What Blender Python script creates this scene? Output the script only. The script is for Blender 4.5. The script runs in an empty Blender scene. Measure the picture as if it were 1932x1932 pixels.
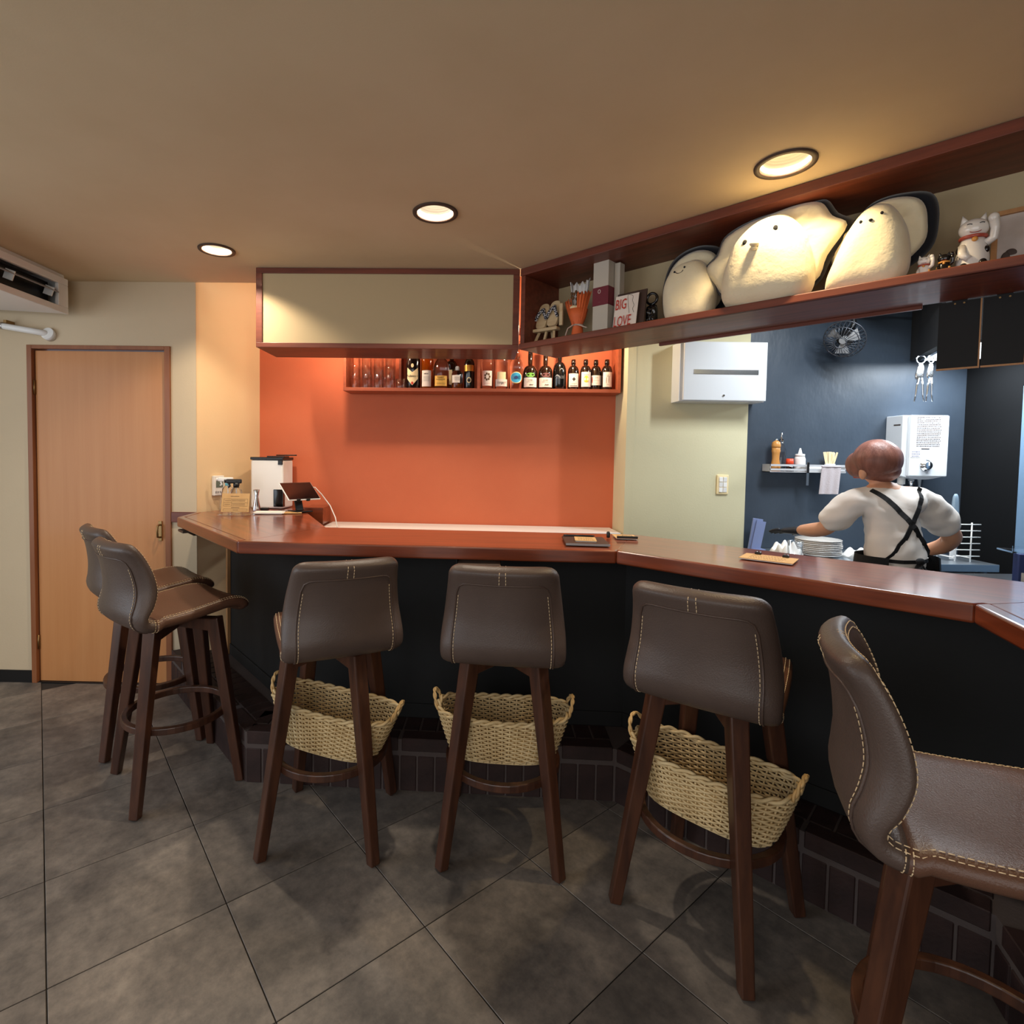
import bpy, bmesh, math, random
from math import sin, cos, pi, radians as R, sqrt, atan2
from mathutils import Vector, Matrix
from mathutils.geometry import tessellate_polygon
random.seed(7)
sc = bpy.context.scene
COL = sc.collection

# ---------------------------------------------------------------- camera
def make_camera():
    F, CX, CY, P, RO, H, W = 1011.2605, 870.3854, 902.7033, 0.0402, -0.0150, 1.42, 1932
    cd = bpy.data.cameras.new('camera'); co = bpy.data.objects.new('camera', cd); COL.objects.link(co)
    fw = Vector((0, cos(P), -sin(P))); rt = Vector((1, 0, 0)); up = rt.cross(fw)
    ix = cos(RO)*rt - sin(RO)*up; iup = sin(RO)*rt + cos(RO)*up
    m = Matrix((ix, iup, -fw)).transposed().to_4x4(); m.translation = (0, 0, H)
    co.matrix_world = m
    cd.sensor_fit = 'HORIZONTAL'; cd.sensor_width = 36.0; cd.lens = 36.0*F/W
    cd.shift_x = (W/2 - CX)/W; cd.shift_y = -(W/2 - CY)/W
    cd.clip_start = 0.02
    sc.camera = co
make_camera()

# ---------------------------------------------------------------- world, view
wd = bpy.data.worlds.new('world'); sc.world = wd; wd.use_nodes = True
wd.node_tree.nodes['Background'].inputs['Color'].default_value = (0.72, 0.83, 1.0, 1)
wd.node_tree.nodes['Background'].inputs['Strength'].default_value = 0.6
sc.view_settings.view_transform = 'Standard'; sc.view_settings.look = 'None'
sc.view_settings.gamma = 1.0; sc.view_settings.use_curve_mapping = False
sc.view_settings.exposure = 0.0
sc.cycles.transparent_max_bounces = 24

def area_light(name, loc, target, size, size_y, energy, color):
    l = bpy.data.lights.new(name, 'AREA'); l.shape = 'RECTANGLE'; l.size = size; l.size_y = size_y
    l.energy = energy; l.color = color
    o = bpy.data.objects.new(name, l); COL.objects.link(o); o.location = loc
    o.rotation_euler = (Vector(target)-Vector(loc)).to_track_quat('-Z', 'Y').to_euler()
    return o
# daylight entering by the shop window on the left and by the glazed front behind the camera
area_light('window_daylight', (-3.45, 0.9, 1.40), (-1.2, 1.9, .3), 2.4, 1.7, 34, (0.86, 0.93, 1.0))
area_light('shopfront_daylight', (-0.8, -1.9, 1.5), (-0.3, 2.0, 1.1), 3.6, 1.9, 40, (1.0, 0.93, 0.85))

# ---------------------------------------------------------------- materials
def srgb(r, g, b):
    f = lambda c: c/12.92 if c <= .04045 else ((c+.055)/1.055)**2.4
    return (f(r/255), f(g/255), f(b/255), 1)
M = {}
def mat(name, col, rough=.5, metal=0, col2=None, scale=8, stretch=(1, 1, 1), detail=4, bump=0, bscale=None, coat=0,
        spec=.5, trans=0, ior=1.45, alpha=1, emit=0, ecol=None, sheen=0, contrast=(.35, .65), rough2=None, bstretch=None, wave=0):
    m = bpy.data.materials.new(name); m.use_nodes = True; nt = m.node_tree; b = nt.nodes['Principled BSDF']
    b.inputs['Base Color'].default_value = col; b.inputs['Roughness'].default_value = rough
    b.inputs['Metallic'].default_value = metal; b.inputs['Coat Weight'].default_value = coat
    b.inputs['Coat Roughness'].default_value = .12
    b.inputs['Specular IOR Level'].default_value = spec; b.inputs['Transmission Weight'].default_value = trans
    b.inputs['IOR'].default_value = ior; b.inputs['Alpha'].default_value = alpha
    b.inputs['Sheen Weight'].default_value = sheen
    if emit:
        b.inputs['Emission Color'].default_value = ecol or col; b.inputs['Emission Strength'].default_value = emit
    tc = None
    def tex(sc_, st, det):
        nonlocal tc
        if tc is None: tc = nt.nodes.new('ShaderNodeTexCoord')
        mp = nt.nodes.new('ShaderNodeMapping'); mp.inputs['Scale'].default_value = st
        nt.links.new(tc.outputs['Object'], mp.inputs['Vector'])
        n = nt.nodes.new('ShaderNodeTexNoise'); n.inputs['Scale'].default_value = sc_; n.inputs['Detail'].default_value = det
        n.inputs['Roughness'].default_value = .6
        nt.links.new(mp.outputs[0], n.inputs['Vector']); return n
    if col2 is not None:
        n = tex(scale, stretch, detail)
        cr = nt.nodes.new('ShaderNodeValToRGB')
        cr.color_ramp.elements[0].position = contrast[0]; cr.color_ramp.elements[1].position = contrast[1]
        cr.color_ramp.elements[0].color = col; cr.color_ramp.elements[1].color = col2
        nt.links.new(n.outputs['Fac'], cr.inputs['Fac']); nt.links.new(cr.outputs['Color'], b.inputs['Base Color'])
        if rough2 is not None:
            mr = nt.nodes.new('ShaderNodeMapRange'); mr.inputs['To Min'].default_value = rough; mr.inputs['To Max'].default_value = rough2
            nt.links.new(n.outputs['Fac'], mr.inputs['Value']); nt.links.new(mr.outputs[0], b.inputs['Roughness'])
    if bump:
        n2 = tex(bscale or scale*3, bstretch or stretch, 3)
        bp = nt.nodes.new('ShaderNodeBump'); bp.inputs['Strength'].default_value = bump; bp.inputs['Distance'].default_value = .004
        nt.links.new(n2.outputs['Fac'], bp.inputs['Height']); nt.links.new(bp.outputs[0], b.inputs['Normal'])
    M[name] = m; return m

mat('ceiling_paint', srgb(214, 195, 162), .9, col2=srgb(208, 188, 154), scale=2, bump=.05, bscale=180)
mat('sage_paint', srgb(212, 206, 172), .85, col2=srgb(206, 199, 165), scale=1.2, bump=.12, bscale=90)
mat('beige_paint', srgb(206, 187, 158), .85, col2=srgb(200, 181, 152), scale=1.2, bump=.12, bscale=90)
mat('beige_paint_lit', srgb(226, 200, 160), .85, col2=srgb(222, 194, 152), scale=1.2, bump=.12, bscale=90)  # beige wall with the bulbs' warm light mixed into its colour
mat('orange_paint', srgb(206, 110, 74), .8, col2=srgb(201, 104, 69), scale=1.5, bump=.1, bscale=90)
mat('black_paint', srgb(62, 72, 84), .42, col2=srgb(54, 64, 76), scale=3, bump=.6, bscale=14, bstretch=(1, 1, .5))
mat('black_ceiling', srgb(18, 19, 22), .8)
mat('cream_panel', srgb(186, 166, 130), .8, bump=.05, bscale=140)
mat('black_panel', srgb(27, 28, 29), .75, col2=srgb(23, 24, 25), scale=5, bump=.1, bscale=60)
mat('tile', srgb(94, 89, 86), .42, col2=srgb(142, 133, 125), scale=4.2, detail=11, stretch=(1, .55, 1), contrast=(.34, .66), bump=.16, bscale=30, rough2=.58)
mat('joint', srgb(48, 44, 42), .9)
mat('mahogany', srgb(98, 43, 23), .3, col2=srgb(144, 68, 37), scale=2.2, stretch=(1.2, 16, 16), contrast=(.3, .72), coat=.8, bump=.04, bscale=6)
mat('mahogany_dull', srgb(92, 44, 30), .5, col2=srgb(124, 62, 42), scale=2.2, stretch=(1.2, 16, 16), contrast=(.3, .72), coat=.15)
mat('shelf_orange_wood', srgb(150, 72, 44), .5, col2=srgb(172, 88, 56), scale=2.2, stretch=(1.2, 16, 16))
mat('door_veneer', srgb(190, 128, 76), .5, col2=srgb(197, 137, 85), scale=2, stretch=(14, 14, .5), contrast=(.3, .7), coat=.1)
mat('door_frame_wood', srgb(132, 78, 46), .5, col2=srgb(146, 90, 54), scale=2, stretch=(14, 14, 1), coat=.1)
mat('leg_wood', srgb(58, 33, 23), .4, col2=srgb(80, 47, 31), scale=4, stretch=(8, 8, 1), coat=.2)
mat('leather', srgb(80, 66, 60), .40, col2=srgb(86, 71, 64), scale=6, bump=.25, bscale=260)
mat('leather_band', srgb(76, 60, 53), .4, col2=srgb(84, 67, 59), scale=6, bump=.25, bscale=260)
mat('thread', srgb(232, 205, 165), .7)
mat('brick', srgb(56, 38, 36), .6, col2=srgb(42, 28, 27), scale=9, bump=.3, bscale=70)
mat('grout', srgb(84, 74, 72), .9, bump=.3, bscale=120)
mat('wicker', srgb(196, 168, 120), .6, col2=srgb(222, 198, 152), scale=14, contrast=(.3, .7))
mat('wicker_rim', srgb(190, 152, 96), .6, col2=srgb(214, 180, 126), scale=14)
mat('white_plastic', srgb(232, 231, 228), .4)
mat('grey_plastic', srgb(150, 152, 155), .45)
mat('white_enamel', srgb(212, 216, 220), .3, coat=.2)
mat('black_plastic', srgb(22, 22, 24), .35)
mat('black_gloss', srgb(10, 10, 12), .12, coat=.5)
mat('leather_reflection', srgb(94, 64, 50), .38, col2=srgb(100, 70, 55), scale=6, bump=.25, bscale=260)  # brown leather with a reddish reflection put into its base colour
mat('bright_steel', srgb(206, 207, 210), .4, metal=.3)
mat('fan_grey', srgb(74, 77, 84), .3, metal=.5)
mat('shaded_wall', srgb(12, 13, 15), .9, spec=.2)  # less lit black side wall, its shade painted in as a darker colour
mat('black_fabric', srgb(26, 27, 30), .85)
mat('chrome', srgb(210, 212, 215), .2, metal=1)
mat('steel', srgb(186, 194, 202), .35, metal=1, bump=.05, bscale=20, bstretch=(1, 40, 40))
mat('brass', srgb(150, 120, 80), .4, metal=1)
mat('black_metal', srgb(20, 21, 23), .45, metal=.4)
mat('dark_trim', srgb(70, 52, 44), .5)
mat('baffle', srgb(235, 230, 220), .5)
mat('kraft', srgb(206, 166, 112), .8, col2=srgb(198, 156, 102), scale=20)
mat('paper', srgb(238, 236, 232), .8)
mat('ink', srgb(60, 50, 44), .8)
mat('glass', (1, 1, 1, 1), .02, trans=1, ior=1.45)
mat('glass_thin', srgb(246, 244, 242), .05, alpha=.10, spec=.9)
mat('clear_plastic', (.97, .98, 1, 1), .06, trans=1, ior=1.2)
mat('glass_amber', srgb(70, 30, 14), .06, trans=.25, ior=1.45, coat=.4)
mat('glass_black', srgb(14, 13, 13), .08, coat=.5)
mat('glass_dark_brown', srgb(34, 18, 12), .07, coat=.5)
mat('whisky', srgb(190, 96, 22), .05, trans=.7, ior=1.35)
mat('label_white', srgb(238, 226, 214), .7)
mat('label_cream', srgb(240, 220, 172), .7)
mat('label_yellow', srgb(228, 178, 84), .7)
mat('label_blue', srgb(58, 164, 208), .6)
mat('label_yellow2', srgb(238, 214, 70), .6)
mat('label_green', srgb(122, 186, 80), .5)
mat('label_plum', srgb(122, 76, 74), .5)
mat('gold', srgb(205, 150, 70), .35, metal=.7)
mat('red', srgb(196, 54, 40), .6)
mat('red_cap', srgb(226, 74, 40), .4)
mat('burgundy', srgb(112, 32, 46), .5)
mat('grey_card', srgb(196, 188, 174), .7)
mat('orange_wrap', srgb(226, 108, 56), .6, bump=.3, bscale=20)
mat('dried_flower', srgb(120, 88, 58), .8, col2=srgb(90, 62, 40), scale=30)
mat('ribbon', srgb(222, 200, 184), .5)
mat('sandal_wood', srgb(214, 190, 150), .6, col2=srgb(200, 172, 130), scale=4, stretch=(1, 1, 12))
mat('strap_pattern', srgb(26, 30, 46), .8, col2=srgb(214, 214, 218), scale=150, detail=0, contrast=(.52, .54))
mat('plush_cream', srgb(228, 216, 182), .95, col2=srgb(236, 226, 196), scale=6, sheen=.3, bump=.9, bscale=22)
mat('plush_black', srgb(16, 18, 26), .95, sheen=.2)
mat('ceramic_white', srgb(232, 226, 218), .15, coat=.6)
mat('ceramic_black', srgb(18, 16, 16), .15, coat=.6)
mat('ceramic_gold', srgb(212, 146, 66), .25, coat=.4)
mat('ceramic_red', srgb(168, 74, 58), .3, coat=.3)
mat('frame_wood', srgb(186, 138, 92), .5, col2=srgb(170, 122, 78), scale=3, stretch=(12, 12, 1))
mat('photo_grey', srgb(202, 192, 186), .7, col2=srgb(180, 168, 160), scale=6)
mat('hair', srgb(112, 70, 60), .45, col2=srgb(150, 100, 86), scale=10, stretch=(3, 3, .6), contrast=(.35, .7), bump=.4, bscale=40)
mat('skin', srgb(214, 158, 126), .5)
mat('tshirt', srgb(234, 228, 222), .85, bump=.25, bscale=12)
mat('trousers', srgb(204, 196, 188), .85)
mat('apron_black', srgb(24, 25, 28), .85)
mat('glove', srgb(34, 36, 44), .5)
mat('pepper_wood', srgb(206, 146, 76), .4, col2=srgb(190, 128, 60), scale=5, stretch=(6, 6, 1), coat=.2)
mat('stick_wood', srgb(240, 214, 170), .7)
mat('cloth_grey', srgb(184, 174, 176), .9, bump=.6, bscale=160)
mat('blue_folder', srgb(150, 164, 206), .3, trans=.35, ior=1.2)
mat('blue_carton', srgb(44, 62, 116), .5)
mat('grey_handle', srgb(132, 152, 168), .4)
mat('fridge_blue', srgb(112, 142, 172), .4, metal=.1)
mat('lcd', srgb(96, 108, 98), .3)
mat('cyan_plastic', srgb(120, 196, 208), .4)
mat('bulb_warm', (1, .9, .75, 1), .5, emit=2.4, ecol=(1, .9, .74, 1))
mat('bulb_amber', (1, .8, .45, 1), .5, emit=2.4, ecol=(1, .83, .5, 1))
mat('tube_cool', (1, 1, 1, 1), .5, emit=2.2, ecol=(.93, .97, 1, 1))
mat('green_leaf', srgb(70, 74, 40), .7)

def tile_material():
    m = M['tile']; nt = m.node_tree; b = nt.nodes['Principled BSDF']
    ramp = next(n for n in nt.nodes if n.type == 'VALTORGB'); tc = next(n for n in nt.nodes if n.type == 'TEX_COORD')
    n2 = nt.nodes.new('ShaderNodeTexNoise'); n2.inputs['Scale'].default_value = 22; n2.inputs['Detail'].default_value = 10; n2.inputs['Roughness'].default_value = .72
    oi = nt.nodes.new('ShaderNodeObjectInfo'); ad = nt.nodes.new('ShaderNodeVectorMath'); ad.operation = 'ADD'; sc_ = nt.nodes.new('ShaderNodeVectorMath'); sc_.operation = 'SCALE'; sc_.inputs['Scale'].default_value = 40
    cb = nt.nodes.new('ShaderNodeCombineXYZ'); nt.links.new(oi.outputs['Random'], cb.inputs[0]); nt.links.new(oi.outputs['Random'], cb.inputs[1]); nt.links.new(cb.outputs[0], sc_.inputs[0])
    nt.links.new(tc.outputs['Object'], ad.inputs[0]); nt.links.new(sc_.outputs[0], ad.inputs[1]); nt.links.new(ad.outputs[0], n2.inputs['Vector'])
    for mp in [n for n in nt.nodes if n.type == 'MAPPING']: nt.links.new(ad.outputs[0], mp.inputs['Vector'])
    r2 = nt.nodes.new('ShaderNodeValToRGB'); r2.color_ramp.elements[0].position = .32; r2.color_ramp.elements[1].position = .66
    r2.color_ramp.elements[0].color = (.62, .62, .63, 1); r2.color_ramp.elements[1].color = (1.12, 1.10, 1.06, 1)
    mx = nt.nodes.new('ShaderNodeMix'); mx.data_type = 'RGBA'; mx.blend_type = 'MULTIPLY'; mx.inputs[0].default_value = 1
    nt.links.new(n2.outputs['Fac'], r2.inputs['Fac']); nt.links.new(ramp.outputs['Color'], mx.inputs[6]); nt.links.new(r2.outputs['Color'], mx.inputs[7]); nt.links.new(mx.outputs[2], b.inputs['Base Color'])
tile_material()
def thin_glass():
    m = M['glass_thin']; nt = m.node_tree; nt.nodes.clear(); out = nt.nodes.new('ShaderNodeOutputMaterial')
    tr = nt.nodes.new('ShaderNodeBsdfTransparent'); tr.inputs[0].default_value = (.985, .985, .985, 1); gl = nt.nodes.new('ShaderNodeBsdfGlossy'); gl.inputs['Roughness'].default_value = .04
    lw = nt.nodes.new('ShaderNodeLayerWeight'); lw.inputs[0].default_value = .5
    pw = nt.nodes.new('ShaderNodeMath'); pw.operation = 'POWER'; pw.inputs[1].default_value = 2.6; nt.links.new(lw.outputs['Facing'], pw.inputs[0])
    fr = nt.nodes.new('ShaderNodeMath'); fr.operation = 'MULTIPLY_ADD'; fr.inputs[1].default_value = .75; fr.inputs[2].default_value = .05; nt.links.new(pw.outputs[0], fr.inputs[0]); mx = nt.nodes.new('ShaderNodeMixShader')
    nt.links.new(fr.outputs[0], mx.inputs[0]); nt.links.new(tr.outputs[0], mx.inputs[1]); nt.links.new(gl.outputs[0], mx.inputs[2]); nt.links.new(mx.outputs[0], out.inputs[0])
thin_glass()

# ---------------------------------------------------------------- mesh helpers
class MB:
    """collects shapes; build() links them as ONE mesh object"""
    def __init__(s): s.v = []; s.f = []; s.mi = []; s.sm = []; s.cur = 0
    def add(s, vs, fs, smooth=False, m=None):
        o = len(s.v); s.v += [tuple(v) for v in vs]
        for f in fs: s.f.append(tuple(i+o for i in f)); s.mi.append(s.cur if m is None else m); s.sm.append(smooth)
        return s
    def box(s, c, d, rot=None, taper=None, m=None):
        hx, hy, hz = d[0]/2, d[1]/2, d[2]/2; vs = []
        for z in (-1, 1):
            k = 1 if (taper is None or z < 0) else taper
            for x, y in ((-1, -1), (1, -1), (1, 1), (-1, 1)):
                v = Vector((x*hx*k, y*hy*k, z*hz))
                if rot is not None: v = rot @ v
                vs.append(v+Vector(c))
        return s.add(vs, [(3, 2, 1, 0), (4, 5, 6, 7), (0, 1, 5, 4), (1, 2, 6, 5), (2, 3, 7, 6), (3, 0, 4, 7)], m=m)
    def b2(s, lo, hi, m=None):
        return s.box([(a+b)/2 for a, b in zip(lo, hi)], [b-a for a, b in zip(lo, hi)], m=m)
    def prism(s, pts, z0, z1, m=None):
        n = len(pts); a = sum(pts[i][0]*pts[(i+1) % n][1]-pts[(i+1) % n][0]*pts[i][1] for i in range(n))
        if a < 0: pts = pts[::-1]
        vs = [(p[0], p[1], z0) for p in pts]+[(p[0], p[1], z1) for p in pts]
        fs = [tuple(range(n))[::-1], tuple(range(n, 2*n))]+[(i, (i+1) % n, n+(i+1) % n, n+i) for i in range(n)]
        return s.add(vs, fs, m=m)
    def lathe(s, prof, n=20, c=(0, 0, 0), rot=None, m=None, smooth=True, sx=1, sy=1):
        vs = []; fs = []; k = len(prof)
        for i in range(n):
            a = 2*pi*i/n
            for r, z in prof:
                v = Vector((r*cos(a)*sx, r*sin(a)*sy, z))
                if rot is not None: v = rot @ v
                vs.append(v+Vector(c))
        for i in range(n):
            j = (i+1) % n
            for q in range(k-1): fs.append((i*k+q, j*k+q, j*k+q+1, i*k+q+1))
        s.add(vs, fs, smooth, m)
        return s
    def cyl(s, c, r, h, n=20, r2=None, rot=None, m=None, smooth=True):
        r2 = r if r2 is None else r2
        vs = []; 
        for z, rr in ((-h/2, r), (h/2, r2)):
            for i in range(n):
                v = Vector((rr*cos(2*pi*i/n), rr*sin(2*pi*i/n), z))
                if rot is not None: v = rot @ v
                vs.append(v+Vector(c))
        o = [(i, (i+1) % n, n+(i+1) % n, n+i) for i in range(n)]
        s.add(vs, o, smooth, m)
        s.add(vs, [tuple(range(n))[::-1], tuple(range(n, 2*n))], False, m)
        return s
    def tube(s, pts, r, n=8, closed=False, m=None, cap=True, flat=1.0):
        pts = [Vector(p) for p in pts]; k = len(pts); rs = r if isinstance(r, (list, tuple)) else [r]*k
        vs = []; fs = []; nrm = None
        for i, p in enumerate(pts):
            a = pts[(i-1) % k] if (closed or i > 0) else p; b = pts[(i+1) % k] if (closed or i < k-1) else p
            t = (b-a)
            t = t.normalized() if t.length > 1e-9 else Vector((0, 0, 1))
            if nrm is None:
                nrm = t.cross(Vector((0, 0, 1)) if abs(t.z) < .9 else Vector((1, 0, 0))).normalized()
            nrm = (nrm - t*nrm.dot(t))
            nrm = nrm.normalized() if nrm.length > 1e-6 else t.orthogonal().normalized()
            bn = t.cross(nrm)
            for j in range(n):
                an = 2*pi*j/n; vs.append(p+(nrm*cos(an)+bn*sin(an)*flat)*rs[i])
        for i in range(k if closed else k-1):
            q = (i+1) % k
            for j in range(n):
                fs.append((i*n+j, i*n+(j+1) % n, q*n+(j+1) % n, q*n+j))
        s.add(vs, fs, True, m)
        if cap and not closed:
            s.add(vs, [tuple(range(n))[::-1], tuple(range((k-1)*n, k*n))], False, m)
        return s
    def bar(s, a, b, w, h, w2=None, h2=None, up=(0, 0, 1), m=None):
        """square bar from a to b"""
        a = Vector(a); b = Vector(b); t = (b-a).normalized(); u = Vector(up)
        if abs(t.dot(u)) > .98: u = Vector((1, 0, 0))
        x = t.cross(u).normalized(); y = x.cross(t)
        w2 = w if w2 is None else w2; h2 = h if h2 is None else h2; vs = []
        for p, ww, hh in ((a, w, h), (b, w2, h2)):
            for i, j in ((-1, -1), (1, -1), (1, 1), (-1, 1)): vs.append(p+x*i*ww/2+y*j*hh/2)
        return s.add(vs, [(0, 1, 2, 3), (7, 6, 5, 4), (0, 4, 5, 1), (1, 5, 6, 2), (2, 6, 7, 3), (3, 7, 4, 0)], m=m)
    def ell(s, c, r, nu=16, nv=10, rot=None, m=None, fn=None):
        vs = []; fs = []
        for i in range(nv+1):
            th = pi*i/nv
            for j in range(nu):
                ph = 2*pi*j/nu; v = Vector((r[0]*sin(th)*cos(ph), r[1]*sin(th)*sin(ph), r[2]*cos(th)))
                if fn: v = fn(v)
                if rot is not None: v = rot @ v
                vs.append(v+Vector(c))
        for i in range(nv):
            for j in range(nu):
                fs.append((i*nu+j, (i+1)*nu+j, (i+1)*nu+(j+1) % nu, i*nu+(j+1) % nu))
        return s.add(vs, fs, True, m)
    def build(s, name, mats, parent=None, bevel=0, seg=2, subsurf=0, loc=None, rotz=0):
        me = bpy.data.meshes.new(name); me.from_pydata(s.v, [], s.f)
        for k in (mats if isinstance(mats, (list, tuple)) else [mats]): me.materials.append(M[k])
        me.polygons.foreach_set('material_index', s.mi); me.polygons.foreach_set('use_smooth', s.sm)
        bm = bmesh.new(); bm.from_mesh(me); bmesh.ops.remove_doubles(bm, verts=bm.verts, dist=1e-6)
        bmesh.ops.recalc_face_normals(bm, faces=bm.faces); bm.to_mesh(me); bm.free(); me.update()
        return link(name, me, parent, bevel, seg, subsurf, loc, rotz)
def link(name, me, parent=None, bevel=0, seg=2, subsurf=0, loc=None, rotz=0):
    o = bpy.data.objects.new(name, me); COL.objects.link(o)
    if parent is not None: o.parent = parent
    if loc is not None: o.location = loc
    if rotz: o.rotation_euler = (0, 0, rotz)
    if bevel:
        b = o.modifiers.new('bevel', 'BEVEL'); b.width = bevel; b.segments = seg; b.limit_method = 'ANGLE'; b.angle_limit = R(40)
        b.harden_normals = False
    if subsurf:
        u = o.modifiers.new('subsurf', 'SUBSURF'); u.levels = subsurf; u.render_levels = subsurf
    return o
def tag(o, label, cat, group=None):
    o['label'] = label; o['category'] = cat
    if group: o['group'] = group
    return o
def struct(o): o['kind'] = 'structure'; return o
def thing(name, label, cat, loc=(0, 0, 0), rotz=0, group=None):
    o = bpy.data.objects.new(name, None); COL.objects.link(o); o.empty_display_size = .05
    o.location = loc; o.rotation_euler = (0, 0, rotz)
    return tag(o, label, cat, group)
def copy_tree(o, parent=None):
    c = o.copy(); COL.objects.link(c); c.parent = parent
    for ch in list(o.children): copy_tree(ch, c)
    return c
def text(name, body, size, matname, parent, loc, rot, align='CENTER', sx=1.0, extrude=.0003, shear=0):
    cu = bpy.data.curves.new(name, 'FONT'); cu.body = body; cu.size = size; cu.align_x = align; cu.align_y = 'CENTER'
    cu.extrude = extrude; cu.shear = shear; cu.resolution_u = 2
    t = bpy.data.objects.new(name+'_tmp', cu); COL.objects.link(t)
    dg = bpy.context.evaluated_depsgraph_get(); me = bpy.data.meshes.new_from_object(t.evaluated_get(dg))
    bpy.data.objects.remove(t); bpy.data.curves.remove(cu)
    me.name = name; me.materials.clear(); me.materials.append(M[matname])
    for v in me.vertices: v.co.x *= sx
    o = bpy.data.objects.new(name, me); COL.objects.link(o); o.parent = parent; o.location = loc; o.rotation_euler = rot
    return o
def offset_path(pts, d):
    """mitred offset of an open polyline to its left side by d"""
    out = []; n = len(pts)
    def nr(a, b):
        t = (Vector(b)-Vector(a)).normalized(); return Vector((-t.y, t.x))
    for i in range(n):
        p = Vector(pts[i])
        if i == 0: out.append(p+nr(pts[0], pts[1])*d)
        elif i == n-1: out.append(p+nr(pts[-2], pts[-1])*d)
        else:
            a = nr(pts[i-1], pts[i]); b = nr(pts[i], pts[i+1]); k = (a+b); k = k/k.length_squared*2
            out.append(p+k*d)
    return [(q.x, q.y) for q in out]
def strip(a, b, d0, d1):
    """quad between two mitred offsets"""
    return None
# ================================================================ THE SETTING
ZC = 2.428
HC = 1.066
DW0, DW1 = (-3.6, 3.253), (-1.59, 3.215)           # wall with the door
def wall(name, a, b, z0, z1, matname, th=.1, side=1):
    """upright slab whose visible face runs from a to b; th goes to the left of a->b (side=1)"""
    t = (Vector(b)-Vector(a)); n = Vector((-t.y, t.x)).normalized()*th*side
    mb = MB().prism([a, b, (b[0]+n.x, b[1]+n.y), (a[0]+n.x, a[1]+n.y)], z0, z1)
    return struct(mb.build(name, matname))

# floor with its tiles
fl = struct(MB().b2((-3.7, -2.1, -.05), (3.7, 3.8, -.004)).build('floor', 'joint'))
TA = .6691; TS = .45; tm = Vector((cos(TA), sin(TA))); tl = Vector((-sin(TA), cos(TA)))
tme = None
for i in range(-8, 9):
    for j in range(-9, 12):
        c = tm*((i+.5)*TS) + tl*(.833+(j+.5)*TS)
        if not (-3.4 < c.x < 2.2 and .25 < c.y < 3.4): continue
        if c.y > 3.3 + .0*c.x and c.x > -1.5: continue
        if tme is None:
            g = .0016
            o = MB().box((0, 0, -.002), (TS-2*g, TS-2*g, .004)).build('tile', 'tile', fl, bevel=.0012, seg=1); tme = o.data
        else:
            o = link('tile', tme, fl, bevel=.0012, seg=1)
        o.location = (c.x, c.y, 0); o.rotation_euler = (0, 0, TA + random.choice((0, pi/2, pi, -pi/2)))

# ceiling with three round openings
LIGHTS = [(-1.229, 2.700, .075), (-.124, 2.259, .082), (1.081, 1.857, .083)]
def ceiling():
    outer = [(-3.7, -2.1), (3.7, -2.1), (3.7, -.45), (1.66, 1.575), (.33, 2.925), (-1.1, 2.965), (-1.1, 3.205), (-1.59, 3.215), (-3.7, 3.255)]
    loops = [outer]
    for x, y, r in LIGHTS: loops.append([(x+r*cos(2*pi*i/32), y+r*sin(2*pi*i/32)) for i in range(32)])
    tri = tessellate_polygon([[Vector((p[0], p[1], 0)) for p in l] for l in loops])
    flat = [p for l in loops for p in l]; n = len(flat)
    vs = [(p[0], p[1], ZC) for p in flat]+[(p[0], p[1], ZC+.03) for p in flat]
    fs = [t for t in tri]+[tuple(n+i for i in t) for t in tri]; o = 0
    for l in loops:
        k = len(l); fs += [(o+i, o+(i+1) % k, n+o+(i+1) % k, n+o+i) for i in range(k)]; o += k
    return struct(MB().add(vs, fs).build('ceiling', 'ceiling_paint'))
ceiling()
struct(MB().prism([(-1.75, 3.2), (-1.1, 3.2), (-1.1, 2.97), (.33, 2.93), (1.1, 2.6), (1.1, 3.8), (-1.75, 3.8)], 2.62, 2.66).build('ceiling_alcove', 'ceiling_paint'))
struct(MB().prism([(.95, 2.6), (1.7, 1.62), (3.7, -.4), (3.7, 3.8), (.95, 3.8)], 2.50, 2.54).build('ceiling_kitchen', 'black_ceiling'))

# door wall in three pieces round the opening
def on_dw(x): return DW0[1]+(DW1[1]-DW0[1])*(x-DW0[0])/(DW1[0]-DW0[0])
DX0, DX1, DZ = -2.606, -1.741, 2.050
wb = MB()
def slab(mb, x0, x1, z0, z1, th=.12):
    mb.prism([(x0, on_dw(x0)), (x1, on_dw(x1)), (x1, on_dw(x1)+th), (x0, on_dw(x0)+th)], z0, z1)
slab(wb, -3.6, DX0, 0, ZC+.2); slab(wb, DX1, -1.59, 0, ZC+.2); slab(wb, DX0, DX1, DZ, ZC+.2)
struct(wb.build('wall_back_left', 'beige_paint'))
wall('wall_alcove_left', (-1.592, 3.2155), (-1.394, 3.704), 0, 2.66, 'beige_paint_lit')
wall('wall_alcove_back', (-1.394, 3.704), (1.03, 3.568), 0, 2.66, 'orange_paint')
wall('wall_alcove_right', (1.015, 3.60), (1.008, 3.30), 0, 2.66, 'sage_paint', th=.05, side=1)
wall('wall_kitchen_left', (1.008, 3.30), (1.752, 3.30), 0, 2.54, 'sage_paint')
wall('wall_kitchen_back', (1.752, 3.30), (3.10, 3.30), 0, 2.54, 'black_paint')
wall('wall_kitchen_right', (3.08, 3.34), (3.08, -.4), 0, 2.54, 'shaded_wall')
wall('wall_left', (-3.6, -2.0), (-3.6, -.35), 0, ZC, 'sage_paint'); wall('wall_left_far', (-3.6, 2.15), (-3.6, 3.3), 0, ZC, 'sage_paint')
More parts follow.
